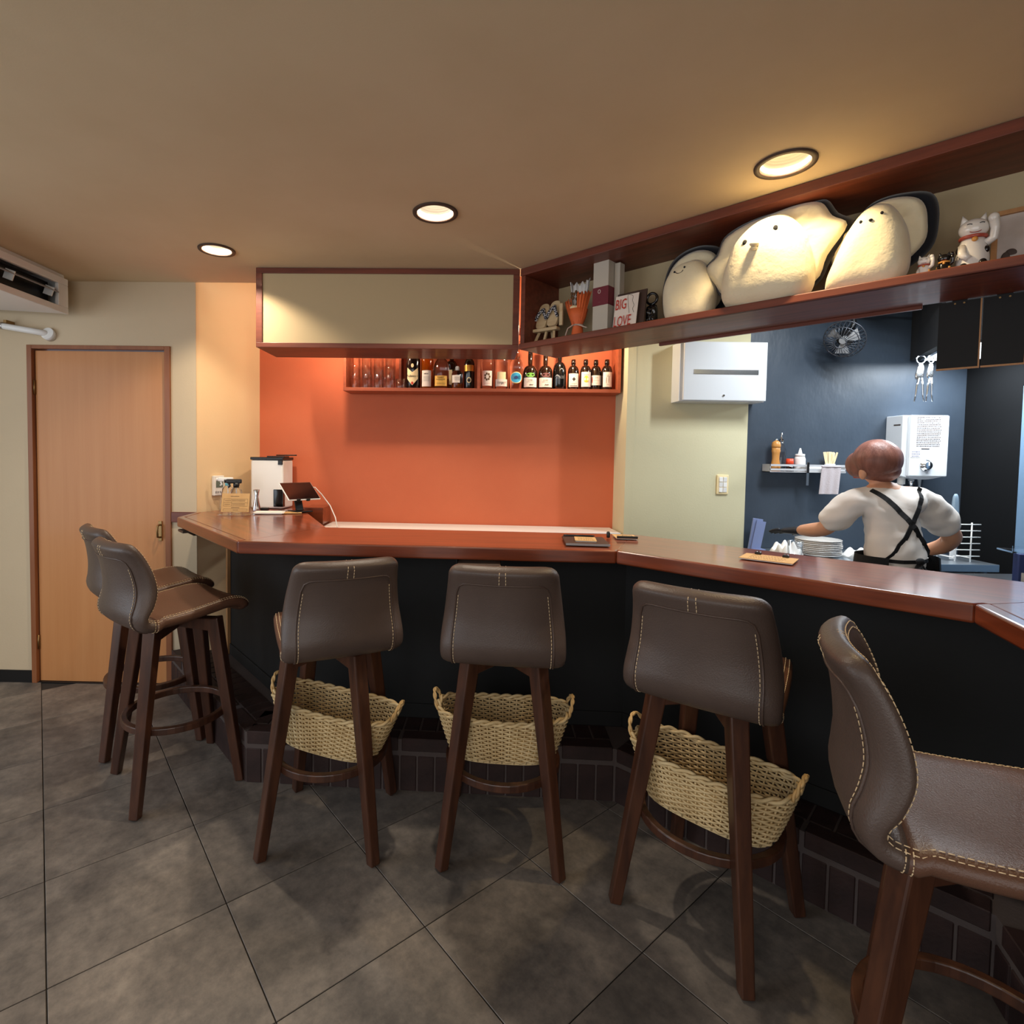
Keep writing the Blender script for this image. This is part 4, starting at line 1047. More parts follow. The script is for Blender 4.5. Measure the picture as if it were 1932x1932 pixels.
# tablet on stand
t = thing('tablet', 'dark tablet tilted back on a black stand with a white cable', 'tablet', (-.985, 3.30, CT), R(46))
MB().b2((-.055, -.045, 0), (.055, .065, .008)).build('stand_foot', 'black_metal', t, bevel=.003)
MB().bar((0, .02, .006), (0, .045, .075), .05, .012).build('stand_arm', 'black_metal', t, bevel=.003)
rt2 = Matrix.Rotation(R(-52), 3, 'X')
mb = MB(); mb.box((0, .02, .125), (.215, .009, .160), rt2); tb = mb.build('case', 'white_plastic', t, bevel=.003)
mb = MB(); mb.box(Vector((0, .02, .125))+rt2 @ Vector((0, -.0052, 0)), (.207, .002, .152), rt2); mb.build('screen', 'black_gloss', tb)
for sx in (-.045, .02): mb = MB(); mb.box(Vector((sx, .02, .125))+rt2 @ Vector((0, -.004, -.082)), (.022, .018, .010), rt2); mb.build('clip', 'black_metal', t, bevel=.002)
MB().tube([(.105, .06, .145), (.135, .07, .143), (.165, .04, .10), (.185, -.03, .03), (.185, -.09, -.04), (.18, -.12, -.10)], .0035, 8).build('cable', 'white_plastic', t)
# metal pitcher
t = thing('jigger', 'tall narrow steel jigger between the notice and the white appliance', 'jigger', (-1.262, 3.30, CT))
MB().lathe([(0, 0), (.026, 0), (.027, .003), (.011, .085), (.010, .09), (.019, .132), (.018, .133), (.008, .09), (0, .088)], 24).build('cup', 'chrome', t)
o = MB().box((0, 0, 0), (.05, .03, .018)).build('small_box', 'black_plastic', bevel=.005); o.location = (-1.225, 3.34, CT+.0095); tag(o, 'small black box behind the white papers', 'box')
# papers
t = thing('paper_pad', 'loose white papers lying in front of the white appliance', 'papers', (-1.145, 3.20, CT), R(8))
for k in range(4): MB().box((random.uniform(-.006, .006), random.uniform(-.006, .006), .001+k*.0022), (.165, .105, .002), Matrix.Rotation(random.uniform(-.08, .08), 3, 'Z')).build('sheet', 'paper', t)
o = MB().box((0, 0, .0015), (.12, .10, .003)).build('kraft_envelope', 'kraft'); o.location = (-1.03, 3.24, CT); o.rotation_euler = (0, 0, R(20)); tag(o, 'flat kraft envelope beside the white papers', 'envelope')
t = thing('key_bunch', 'small shiny key bunch at the foot of the tablet', 'keys', (-1.105, 3.315, CT))
for k in range(5): MB().cyl((.018*cos(k*1.9)+k*.006-.01, .014*sin(k*1.9), .003+.0012*k), .013, .0022, 14).build('key_ring', 'chrome', t)
# spray bottles
def spray(label, x, y, rz, body_m, head_m, trig_m, collar_m, H):
    t = thing('spray_bottle', label, 'spray bottle', (x, y, CT), R(rz), 'spray bottles on the counter')
    MB().lathe([(0, 0), (.034, 0), (.036, .006), (.036, H*.55), (.030, H*.68), (.014, H*.76), (.013, H*.80), (0, H*.80)], 22).build('bottle', body_m, t)
    MB().cyl((0, 0, H*.825), .0165, .028, 18).build('collar', collar_m, t)
    mb = MB(); mb.box((-.012, 0, H*.945), (.088, .022, .026)); mb.box((.006, 0, H*.885), (.026, .022, .035)); mb.build('head', head_m, t, bevel=.006)
    MB().cyl((-.060, 0, H*.945), .010, .012, 14, rot=Matrix.Rotation(R(90), 3, 'Y')).build('nozzle', head_m, t)
    MB().tube([(-.030, 0, H*.93), (-.040, 0, H*.86), (-.034, 0, H*.80), (-.044, 0, H*.755)], [.007, .006, .006, .005], 8).build('trigger', trig_m, t)
    MB().tube([(0, 0, H*.8), (.003, 0, .01)], .0025, 6).build('dip_tube', 'white_plastic', t); return t
spray('clear spray bottle with a white and light blue trigger head', -1.437, 3.295, 10, 'clear_plastic', 'white_plastic', 'white_plastic', 'cyan_plastic', .205)
spray('clear spray bottle with a black trigger head', -1.352, 3.215, 18, 'clear_plastic', 'black_plastic', 'black_plastic', 'black_plastic', .198)
# acrylic notice
t = thing('notice_stand', 'kraft notice with a printed table in a clear acrylic stand', 'notice', (-1.300, 3.085, CT), R(4))
rn = Matrix.Rotation(R(-12), 3, 'X')
MB().b2((-.088, -.03, 0), (.088, .035, .003)).build('stand_foot', 'clear_plastic', t)
mb = MB(); mb.box(Vector((0, .0, .068)), (.172, .003, .130), rn); mb.build('acrylic_sheet', 'clear_plastic', t)
mb = MB(); mb.box(Vector((0, -.004, .070)), (.156, .0012, .108), rn); nc = mb.build('notice', 'kraft', t)
mb = MB()
def ruled(x0, x1, z0, z1, w=.0007):
    for a, b in (((x0, z0), (x1, z0)), ((x0, z1), (x1, z1)), ((x0, z0), (x0, z1)), ((x1, z0), (x1, z1))):
        mb.bar(rn @ Vector((a[0], -.0010, a[1]-.07))+Vector((0, -.004, .07)), rn @ Vector((b[0], -.0010, b[1]-.07))+Vector((0, -.004, .07)), w, w)
ruled(-.066, .068, .070, .092); ruled(-.066, -.022, .070, .092); ruled(-.066, .068, .050, .070); ruled(-.066, -.022, .050, .070); ruled(-.066, .068, .022, .034)
rnd = random.Random(2)
for z, x0, x1, hh in ((.107, -.028, .018, .003), (.085, -.018, .055, .002), (.080, -.018, .05, .002), (.081, -.06, -.03, .002), (.064, -.018, .05, .002), (.060, -.06, -.03, .002), (.057, -.018, .055, .002), (.041, -.022, .024, .0035), (.028, -.012, .016, .002)):
    x = x0
    while x < x1:
        w = rnd.uniform(.002, .005); mb.box(rn @ Vector((x+w/2, -.0010, z-.07))+Vector((0, -.004, .07)), (w, .0006, hh), rn); x += w+.0016
mb.build('printed_table', 'ink', nc)
# open holder under the counter edge, with a booklet
t = thing('under_counter_holder', 'black holder with a brown booklet under the left counter end', 'holder', (-1.40, 2.94, HC-.052), R(-50))
MB().b2((-.10, -.09, -.030), (.10, .06, -.026)).build('tray', 'black_metal', t)
for sx in (-.10, .097): MB().b2((sx, -.09, -.030), (sx+.003, .06, 0)).build('tray_side', 'black_metal', t)
MB().b2((-.085, -.125, -.025), (.02, .03, -.012)).build('booklet', 'leather', t, bevel=.003)
t = thing('under_counter_holder', 'brown booklet in the holder under the counter behind the middle stool', 'holder', (.075, 2.10, HC-.052), R(-3.5))
MB().b2((-.09, .0, -.034), (.09, .12, -.030)).build('tray', 'black_metal', t)
for sx in (-.09, .087): MB().b2((sx, .0, -.034), (sx+.003, .12, 0)).build('tray_side', 'black_metal', t)
MB().b2((-.085, -.025, -.029), (.085, .09, -.012)).build('booklet', 'leather', t, bevel=.003)

# ================================================================ THINGS ON THE COUNTER, centre and right
t = thing('menu_folder', 'flat dark folder on the counter bend under a kraft card', 'folder', (.525, 2.235, CT), R(-6))
MB().b2((-.088, -.075, 0), (.088, .125, .010)).build('cover', 'dark_trim', t, bevel=.002)
MB().b2((-.088, -.078, .001), (.088, -.075, .009)).build('spine', 'grey_plastic', t)
def card(label, x, y, rz, w, d, z, clips=()):
    t = thing('kraft_card', label, 'card', (x, y, z), R(rz), 'kraft menu cards on the counter')
    c = MB().b2((-w, -d, .003), (w, d, .005)).build('card', 'kraft', t)
    MB().b2((-w+.002, -d+.002, 0), (w-.002, d-.002, .003)).build('backing', 'paper', t)
    mb = MB(); rnd = random.Random(int(x*100)+5)
    for k in range(5):
        xx = -w*.7
        yy = d*.6-k*d*.3
        while xx < w*.6:
            ww = rnd.uniform(.003, .010); mb.box((xx+ww/2, yy, .0052), (ww, .0016, .0004)); xx += ww+.003
    mb.build('print', 'ink', c)
    for cx, cy, cw, a in clips:
        MB().box((cx, cy, .009), (cw, .014, .010), Matrix.Rotation(R(a), 3, 'Z')).build('clip', 'black_plastic', t, bevel=.003)
        MB().tube([(cx-cw*.3, cy, .012), (cx-cw*.2, cy+.018, .016), (cx+cw*.2, cy+.018, .016), (cx+cw*.3, cy, .012)], .0012, 6).build('clip_wire', 'chrome', t)
    return t
card('kraft card lying on the dark folder', .528, 2.255, -10, .044, .055, CT+.0105)
card('kraft card with a black clip beside the dark folder', .745, 2.415, -7, .048, .060, CT, [(.0, -.056, .09, 0)])
card('large kraft clipboard menu with two black clips on the angled counter', 1.115, 1.925, -40, .085, .062, CT, [(-.045, .058, .022, 0), (.045, .058, .022, 0)])
o = MB().lathe([(0, 0), (.007, 0), (.008, .004), (.008, .022), (.005, .028), (0, .028)], 14).build('bottle_stopper', 'black_plastic'); o.location = (.665, 2.40, CT); tag(o, 'tiny black stopper left of the clipped kraft card', 'stopper')
o = MB().tube([(-.065, 0, .004), (.06, 0, .004), (.07, 0, .004)], [.004, .004, .0015], 8).build('pen', 'black_plastic'); o.location = (.52, 2.352, CT+.0105); o.rotation_euler = (0, 0, R(-5)); tag(o, 'black pen at the back of the dark folder', 'pen')

# ================================================================ GREEN WALL
t = thing('wall_cabinet', 'white wall mounted metal box with a silver handle strip', 'wall box', (1.528, 3.30, 1.768))
MB().b2((-.252, -.118, 0), (.252, -.0, .350)).build('case', 'white_enamel', t, bevel=.003)
MB().b2((-.232, -.135, .006), (.254, -.118, .348)).build('door', 'white_enamel', t, bevel=.003)
MB().b2((-.175, -.138, .158), (.205, -.134, .186)).build('handle_strip', 'chrome', t, bevel=.001)
MB().cyl((.004, -.137, .035), .006, .006, 14, rot=Matrix.Rotation(R(90), 3, 'X')).build('lock', 'chrome', t)
o_ = MB().b2((.11, -.06, .350), (.24, -.01, .362)).build('paper_on_top', 'paper', t)
t = thing('light_switch', 'ivory switch plate with six rockers on the green wall', 'switch', (1.607, 3.30, 1.274))
MB().b2((-.036, -.010, -.060), (.036, 0, .060)).build('plate', 'label_cream', t, bevel=.004)
for i in range(2):
    for j in range(3): MB().box((-.0125+i*.025, -.0115, .032-j*.032), (.022, .006, .029), Matrix.Rotation(R(4 if (i+j) % 2 else -4), 3, 'X')).build('rocker', 'white_plastic', t, bevel=.001)

# ================================================================ KITCHEN
KW = 3.30
t = thing('spice_rack', 'narrow steel wall rack holding kitchen bottles on the black wall', 'rack', (1.85, KW, 1.357))
MB().b2((0, -.085, 0), (.455, -.002, .004)).build('tray', 'bright_steel', t)
for z in (.010, .036): MB().b2((0, -.086, z), (.455, -.083, z+.012)).build('rail', 'bright_steel', t)
for x in (0, .225, .452): MB().b2((x, -.086, 0), (x+.003, -.002, .048)).build('end_plate', 'bright_steel', t)
t = thing('pepper_mill', 'turned wooden pepper mill on the wall rack', 'pepper mill', (1.905, KW-.045, 1.3612))
MB().lathe([(0, 0), (.027, 0), (.027, .03), (.019, .075), (.021, .11), (.025, .125), (.022, .132), (.024, .14), (.0, .14)], 22).build('body', 'pepper_wood', t)
MB().lathe([(0, .14), (.023, .14), (.025, .155), (.022, .175), (.010, .185), (0, .186)], 22).build('top', 'pepper_wood', t)
MB().lathe([(0, .184), (.006, .184), (.007, .194), (0, .199)], 12).build('knob', 'chrome', t)
t = thing('oil_bottle', 'clear oil bottle with a steel pourer behind the pepper mill', 'bottle', (1.945, KW-.030, 1.3612))
MB().lathe([(0, 0), (.024, 0), (.025, .005), (.025, .13), (.012, .165), (.011, .195), (0, .195)], 20).build('bottle', 'glass', t)
MB().tube([(0, 0, .195), (0, 0, .215), (-.002, -.006, .235)], [.008, .004, .0035], 10).build('pourer', 'chrome', t)
t = thing('sauce_jar', 'small jar with a bright red cap on the wall rack', 'jar', (1.985, KW-.055, 1.3612))
MB().lathe([(0, 0), (.017, 0), (.018, .004), (.018, .040), (0, .040)], 18).build('jar', 'glass_dark_brown', t); MB().lathe([(0, .040), (.0215, .040), (.0195, .078), (0, .078)], 20).build('cap', 'red_cap', t)
t = thing('squeeze_bottle', 'white plastic squeeze bottle on the wall rack', 'bottle', (2.052, KW-.045, 1.3612))
MB().lathe([(0, 0), (.029, 0), (.030, .005), (.030, .075), (.025, .092), (0, .092)], 22).build('bottle', 'white_plastic', t)
MB().lathe([(0, .092), (.026, .092), (.026, .106), (.012, .108), (.004, .142), (0, .143)], 18).build('nozzle_cap', 'white_plastic', t)
o = MB().b2((0, -.055, 0), (.16, -.006, .035)).build('small_carton', 'paper', bevel=.002); o.location = (2.095, KW-.01, 1.3612); tag(o, 'flat white carton lying between bottle and wooden sticks', 'carton')
t = thing('wooden_sticks', 'cup of flat wooden stirring sticks on the wall rack', 'sticks', (2.235, KW-.045, 1.3612))
MB().lathe([(0, 0), (.026, 0), (.028, .05), (.026, .05), (.024, .004), (0, .004)], 20).build('cup', 'white_plastic', t)
rnd = random.Random(4); sme = None
for k in range(11):
    if sme is None: so_ = MB().b2((-.005, -.001, 0), (.005, .001, .118)).build('stick', 'stick_wood', t, bevel=.0008, seg=1); sme = so_.data
    else: so_ = link('stick', sme, t, bevel=.0008, seg=1)
    so_.location = (-.016+k*.0032, rnd.uniform(-.012, .012), .005); so_.rotation_euler = (rnd.uniform(-.1, .1), R(-10+k*2.6), rnd.uniform(-.5, .5))
t = thing('hanging_cloth', 'grey dish cloth hanging from the wall rack', 'cloth', (2.21, KW-.095, 1.395))
mb = MB(); vs = []; fs = []; nx, nz = 12, 14
for i in range(nz+1):
    for j in range(nx+1):
        x = -.055+.115*j/nx; z = -.165*i/nz; vs.append((x-.012*i/nz, .0, z)); 
        vs[-1] = (vs[-1][0], -.004*sin(j*1.3)*(.3+i/nz), z)
for i in range(nz):
    for j in range(nx): a = i*(nx+1)+j; fs.append((a, a+1, a+nx+2, a+nx+1))
o2 = len(vs); vs += [(x, y+.003, z) for x, y, z in vs]; fs += [tuple(o2+q for q in f[::-1]) for f in fs]
b_ = [i for i in range(nx+1)]; mb.add(vs, fs, True); mb.build('cloth', 'cloth_grey', t)
MB().b2((-.055, -.004, -.004), (.06, .012, .004)).build('fold', 'cloth_grey', t, bevel=.003)
t = thing('hanging_knife', 'slim dark knife hanging below the wall rack', 'knife', (2.075, KW-.09, 1.365))
MB().b2((-.006, -.004, -.01), (.006, .004, .055)).build('handle', 'black_plastic', t, bevel=.002); MB().b2((-.008, -.001, -.085), (.006, .001, -.01)).build('blade', 'steel', t)

# water heater
t = thing('water_heater', 'white gas water heater with a round dial on the black wall', 'water heater', (2.80, KW, 1.345))
MB().b2((-.200, -.125, 0), (.050, -.0, .360)).build('case', 'white_enamel', t, bevel=.004)
MB().b2((-.172, -.150, -.0), (.054, -.125, .360)).build('front_cover', 'white_enamel', t, bevel=.006)
MB().lathe([(.125, 0), (.125, .012), (0, .03)], 4).build('bottom_trim', 'white_enamel', t) if False else None
vs = [(-.19+.235*i/12, -.128, -.018*sin(pi*i/12)) for i in range(13)]
mb = MB(); mb.add([(x, y, .006) for x, y, z in vs]+[(x, y, z) for x, y, z in vs]+[(x, -.02, .006) for x, y, z in vs]+[(x, -.02, z) for x, y, z in vs],
                  [(i, i+1, 14+i, 13+i) for i in range(12)]+[(13+i, 14+i, 40+i, 39+i) for i in range(12)]); mb.build('bottom_skirt', 'white_enamel', t)
kn = MB().lathe([(0, 0), (.034, 0), (.034, .004), (.026, .006), (.024, .022), (.020, .024), (0, .024)], 28, (-.075, -.150, .066), Matrix.Rotation(R(90), 3, 'X')).build('dial', 'chrome', t)
MB().b2((-.078, -.176, .064), (-.072, -.1735, .088)).build('pointer', 'white_plastic', kn)
mb = MB(); rnd = random.Random(9)
for k in range(17):
    x = -.135; z = .345-k*.0105
    while x < .0:
        w = rnd.uniform(.004, .012); mb.b2((x, -.1512, z), (x+w, -.1498, z+.0035)); x += w+.003
mb.build('printed_instructions', 'dark_trim', t)
MB().b2((-.165, -.1515, .112), (-.108, -.1500, .155)).build('sticker', 'paper', t)
mb = MB()
for k in range(3):
    x = -.160
    while x < -.116: w = rnd.uniform(.004, .01); mb.b2((x, -.1522, .142-k*.012), (x+w, -.1514, .146-k*.012)); x += w+.003
mb.build('sticker_print', 'blue_carton', t)
MB().b2((-.2010, -.110, .300), (-.1995, -.06, .308)).build('badge', 'ink', t); MB().b2((-.105, -.1515, .160), (-.058, -.1498, .165)).build('badge', 'ink', t)
for x, r in ((-.14, .012), (-.08, .010), (-.03, .010)): MB().tube([(x, -.06, .0), (x, -.06, -.30)], r, 10).build('pipe', 'chrome', t)
MB().cyl((-.08, -.06, -.035), .016, .03, 12).build('valve', 'chrome', t); MB().cyl((-.14, -.06, -.03), .02, .04, 12).build('valve', 'white_plastic', t)

# worktop with what stands on it
t = thing('steel_worktop', 'stainless kitchen worktop along the black wall behind the cook', 'worktop')
MB().b2((1.78, 2.85, .845), (2.89, 3.29, .885)).build('top', 'steel', t, bevel=.003)
MB().b2((1.80, 2.88, .805), (2.82, 3.28, .825)).build('shelf', 'white_enamel', t)
for x in (1.82, 2.83):
    for y in (2.88, 3.25): MB().cyl((x, y, .422), .018, .845, 12).build('leg', 'steel', t)
def plates(x, y, n, r, lab, dz=.011):
    t = thing('plate_stack', lab, 'plates', (x, y, .8855))
    for k in range(n):
        MB().lathe([(0, .0), (r*.55, 0), (r, .016), (r, .019), (r*.55, .004), (0, .004)], 30, (random.uniform(-.004, .004), random.uniform(-.004, .004), k*dz)).build('plate', 'ceramic_white', t)
plates(2.045, 3.05, 9, .115, 'stack of white plates beside the cook\'s gloved hand', .010)
plates(2.570, 3.06, 3, .115, 'low stack of white plates on the steel worktop right of the cook')
# crumpled white sheets on the worktop
for k, (x, y, w, d, z, h, lab) in enumerate(((1.865, 3.06, .06, .09, .8855, .085, 'crumpled white plastic bag at the left end of the worktop'), (2.255, 2.98, .08, .10, .8855, .060, 'rumpled white cloth on the worktop left of the cook'), (2.40, 3.02, .055, .10, .8855, .05, 'folded white towel on the worktop behind the cook'))):
    vs = []; fs = []; nn = 18; rnd = random.Random(k+20)
    for i in range(nn+1):
        for j in range(nn+1):
            u, v = i/nn*2-1, j/nn*2-1; e = (1-u**6)*(1-v**6)
            vs.append((x+u*w, y+v*d, z+h*e*(.55+.25*sin(5*u+3*v+k)+.2*sin(9*v-4*u))))
    for i in range(nn):
        for j in range(nn): a = i*(nn+1)+j; fs.append((a, a+nn+1, a+nn+2, a+1))
    q = len(vs); vs += [(a, b, z) for a, b, c in vs]; fs += [tuple(q+i for i in f[::-1]) for f in fs]
    o = MB().add(vs, fs, True).build('white_cloth', 'paper'); tag(o, lab, 'cloth')
o = tumbler(.105, .034, .038).build('drinking_glass', 'glass_thin'); o.location = (1.885, 2.86+.02, .8855); o.location = (1.825, 2.905, .8855); tag(o, 'clear glass standing beside the pale blue folder in the kitchen', 'glass')
t = thing('leaning_board', 'translucent pale blue board leaning at the end of the green wall', 'board', (1.725, 2.80, .8855)); t.location = (1.792, 3.245, .8855)
mb = MB(); mb.box((0, 0, .085), (.060, .010, .205), Matrix.Rotation(R(8), 3, 'Y')); mb.build('board', 'blue_folder', t, bevel=.002)
mb = MB(); mb.box((.012, -.012, .080), (.056, .006, .19), Matrix.Rotation(R(10), 3, 'Y')); mb.build('sheet', 'blue_folder', t)
MB().b2((-.02, -.03, -.0), (.05, .02, .004)).build('foot', 'blue_folder', t)
# dish rack with spatula
t = thing('dish_rack', 'white wire dish rack at the right end of the steel worktop', 'dish rack', (2.775, 2.985, .8855))
for k in range(6): MB().tube([(-.06, -.05, .03+.035*k), (.085, -.05, .03+.035*k)], .003, 6).build('wire', 'white_plastic', t)
for x in (-.05, .035): MB().tube([(x, -.05, 0), (x, -.05, .215)], .0035, 6).build('upright', 'white_plastic', t)
for x in (-.05, .035): MB().tube([(x, -.05, .02), (x, .06, .02), (x, .06, 0)], .0035, 6).build('foot_wire', 'white_plastic', t)
t = thing('spatula', 'grey handled spatula standing upright in the dish rack', 'spatula', (2.750, 2.975, .8905))
mb = MB(); pillow(mb, [(-.016, .20), (-.018, .28), (-.012, .355), (.0, .365), (.012, .355), (.018, .28), (.016, .20), (0, .195)], (0, .28), .010, 0, p=5, n=32); mb.build('handle', 'grey_handle', t)
MB().b2((-.012, -.004, .185), (.012, .004, .20)).build('ferrule', 'chrome', t); MB().b2((-.018, -.0015, 0), (.018, .0015, .185)).build('blade', 'white_plastic', t)
# side table with cartons
t = thing('side_table', 'dark side table holding blue cartons at the right picture edge', 'table', (2.34, 2.06, 0))
MB().b2((-.30, -.22, .93), (.30, .22, .955)).build('top', 'black_plastic', t, bevel=.003)
for x in (-.27, .27):
    for y in (-.19, .19): MB().b2((x-.015, y-.015, 0), (x+.015, y+.015, .93)).build('leg', 'black_metal', t)
for k, (x, y, lab) in enumerate(((2.165, 2.04, 'blue carton with white tag, left of the two by the right edge'), (2.255, 2.06, 'blue carton with white tag, right of the two by the right edge'))):
    t = thing('blue_carton', lab, 'carton', (x, y, .9555), R(-20), 'blue cartons on the side table')
    MB().b2((-.028, -.02, 0), (.028, .02, .125)).build('carton', 'blue_carton', t, bevel=.002); MB().b2((-.020, -.0212, .020), (.020, -.0198, .055)).build('tag', 'paper', t)
t = thing('storage_tray', 'clear plastic tray lying on top of the blue cartons', 'tray', (2.27, 2.06, 1.081), R(-20)); MB().b2((-.13, -.05, 0), (.10, .05, .006)).build('base', 'clear_plastic', t); MB().b2((-.13, -.052, 0), (.10, -.049, .028)).build('rim', 'clear_plastic', t)
o = MB().tube([(-.075, 0, 0), (.075, 0, .0)], .013, 12).build('black_marker', 'black_gloss'); o.location = (2.06, 2.00, .969); o.rotation_euler = (0, 0, R(-15)); tag(o, 'glossy black tube lying left of the blue cartons', 'tube')
t = thing('refrigerator', 'tall pale blue steel refrigerator at the right edge of the kitchen', 'refrigerator', (3.0, 2.505, 0))
MB().b2((-.03, -.34, .02), (.06, .34, 1.86)).build('body', 'fridge_blue', t, bevel=.004)
MB().b2((-.045, -.34, .80), (-.03, .34, 1.84)).build('upper_door', 'fridge_blue', t, bevel=.004); MB().b2((-.045, -.34, .06), (-.03, .34, .79)).build('lower_door', 'fridge_blue', t, bevel=.004)
MB().b2((-.06, .22, .95), (-.045, .24, 1.2)).build('handle', 'chrome', t); MB().b2((-.03, -.33, 0), (.06, .33, .02)).build('plinth', 'black_plastic', t)
# hood with light
t = thing('range_hood', 'black ceiling hood with a bright light panel over the worktop', 'hood', (2.80, 2.95, 2.04), R(0))
MB().prism([(-.08, .34), (-.33, -.17), (.10, -.40), (.27, -.30), (.27, .34)], .006, .46).build('canopy', 'black_ceiling', t)
MB().prism([(-.055, .31), (-.285, -.155), (.09, -.355), (.24, -.27), (.24, .31)], .0, .006).build('light_frame', 'chrome', t)
MB().prism([(-.04, .285), (-.255, -.145), (.085, -.325), (.22, -.25), (.22, .285)], -.002, .0).build('light_panel', 'tube_cool', t)
l = bpy.data.lights.new('hood_lamp', 'AREA'); l.shape = 'RECTANGLE'; l.size = .40; l.size_y = .40; l.energy = 17; l.color = (.86, .94, 1); o = bpy.data.objects.new('hood_lamp', l); COL.objects.link(o); o.location = (2.78, 2.92, 2.03)
# kitchen ceiling lamp in the passage behind the counter
t = thing('kitchen_ceiling_light', 'cool white tube light on the kitchen ceiling behind the display shelf', 'ceiling light', (2.05, 2.45, 2.47), R(-45))
MB().b2((-.35, -.05, 0), (.35, .05, .03)).build('base', 'white_enamel', t, bevel=.004); MB().tube([(-.33, 0, -.018), (.33, 0, -.018)], .015, 12).build('tube', 'tube_cool', t)
l = bpy.data.lights.new('kitchen_tube', 'AREA'); l.shape = 'RECTANGLE'; l.size = .66; l.size_y = .06; l.energy = 28; l.color = (.9, .96, 1); o = bpy.data.objects.new('kitchen_tube', l); COL.objects.link(o); o.location = (2.05, 2.45, 2.43); o.rotation_euler = (0, 0, R(-45))
# two shears hanging from rings
for k, (x, y, a, lab) in enumerate(((2.600, 3.07, -12, 'steel kitchen shears hanging from a ring, left one'), (2.640, 3.05, 14, 'steel kitchen shears hanging from a ring, right one'))):
    t = thing('kitchen_shears', lab, 'shears', (x, y, 2.035), R(a), 'kitchen shears hung from the hood')
    MB().tube([(.022*cos(q/18*2*pi), 0, -.024+.022*sin(q/18*2*pi)) for q in range(18)], .0028, 6, closed=True).build('hook_ring', 'chrome', t)
    mb = MB(); pillow(mb, [(-.010, -.14), (-.026, -.125), (-.022, -.09), (-.012, -.055), (.0, -.045), (.012, -.052), (.018, -.09), (.014, -.13)], (0, -.09), .006, 0, p=6, n=30); mb.build('jaw', 'chrome', t)
    for sx in (-1, 1): MB().tube([(sx*.006, 0, -.128), (sx*.014, 0, -.17), (sx*.017, 0, -.22), (sx*.024, 0, -.262)], [.006, .0055, .005, .003], 8).build('handle', 'chrome', t)
# clip fan
t = thing('clip_fan', 'black caged clip fan hanging from the kitchen ceiling', 'fan', (2.185, 3.15, 2.20))
ax = Vector((-.70, -.50, -.45)).normalized(); q3 = ax.to_track_quat('Z', 'Y').to_matrix()
fc = Vector((.0, -.04, -.075))
mb = MB(); mb.cyl(fc-ax*.055, .045, .07, 18, rot=q3); mb.build('motor', 'black_plastic', t)
cg = MB()
for k in range(28):
    a = 2*pi*k/28; P = [fc+q3 @ Vector((r*cos(a), r*sin(a), z)) for r, z in ((.03, .055), (.07, .048), (.098, .018), (.106, -.01), (.09, -.04), (.045, -.055))]; cg.tube(P, .0021, 4)
for r, z in ((.03, .055), (.085, .035), (.106, -.01)): cg.tube([fc+q3 @ Vector((r*cos(a/28*2*pi), r*sin(a/28*2*pi), z)) for a in range(28)], .003, 5, closed=True)
cg.build('cage', 'fan_grey', t)
mb = MB()
for k in range(3):
    a0 = 2*pi*k/3; pts = [q3 @ Vector((r*cos(a0+da), r*sin(a0+da), dz)) for r, da, dz in ((.018, -.3, .006), (.085, -.1, .012), (.09, .7, -.012), (.02, .5, -.006))]
    vs = [fc+p for p in pts]+[fc+p+ax*.002 for p in pts]; mb.add(vs, [(0, 1, 2, 3), (7, 6, 5, 4), (0, 4, 5, 1), (1, 5, 6, 2), (2, 6, 7, 3), (3, 7, 4, 0)])
mb.cyl(fc, .02, .03, 14, rot=q3); mb.build('blades', 'grey_plastic', t)
MB().tube([fc-ax*.09, fc-ax*.10+Vector((.02, .0, .06)), Vector((.06, .02, .29))], .014, 10).build('arm', 'black_plastic', t)
t = thing('spot_lamp', 'black cylinder spot lamp on the dark kitchen ceiling', 'spot lamp', (2.38, 2.78, 2.50))
MB().cyl((0, 0, -.045), .012, .09, 10).build('stem', 'black_metal', t)
mb = MB(); mb.lathe([(0, .0), (.042, 0), (.045, .12), (.040, .12), (.037, .01), (0, .01)], 22, (0.01, 0, -.20), Matrix.Rotation(R(12), 3, 'Y')); mb.build('shade', 'black_metal', t)
t = thing('track_lamp', 'second small spot lamp beside the caged fan', 'spot lamp', (2.44, 3.10, 2.50))
MB().cyl((0, 0, -.07), .010, .14, 10).build('stem', 'black_metal', t)
mb = MB(); mb.lathe([(0, .0), (.034, 0), (.036, .10), (.030, .10), (.028, .008), (0, .008)], 20, (-.02, -.02, -.20), Matrix.Rotation(R(-50), 3, 'Y')); mb.build('shade', 'black_metal', t)
MB().tube([(-.5, 0, -.165), (.12, 0, -.165)], .006, 8).build('rail', 'black_metal', t)
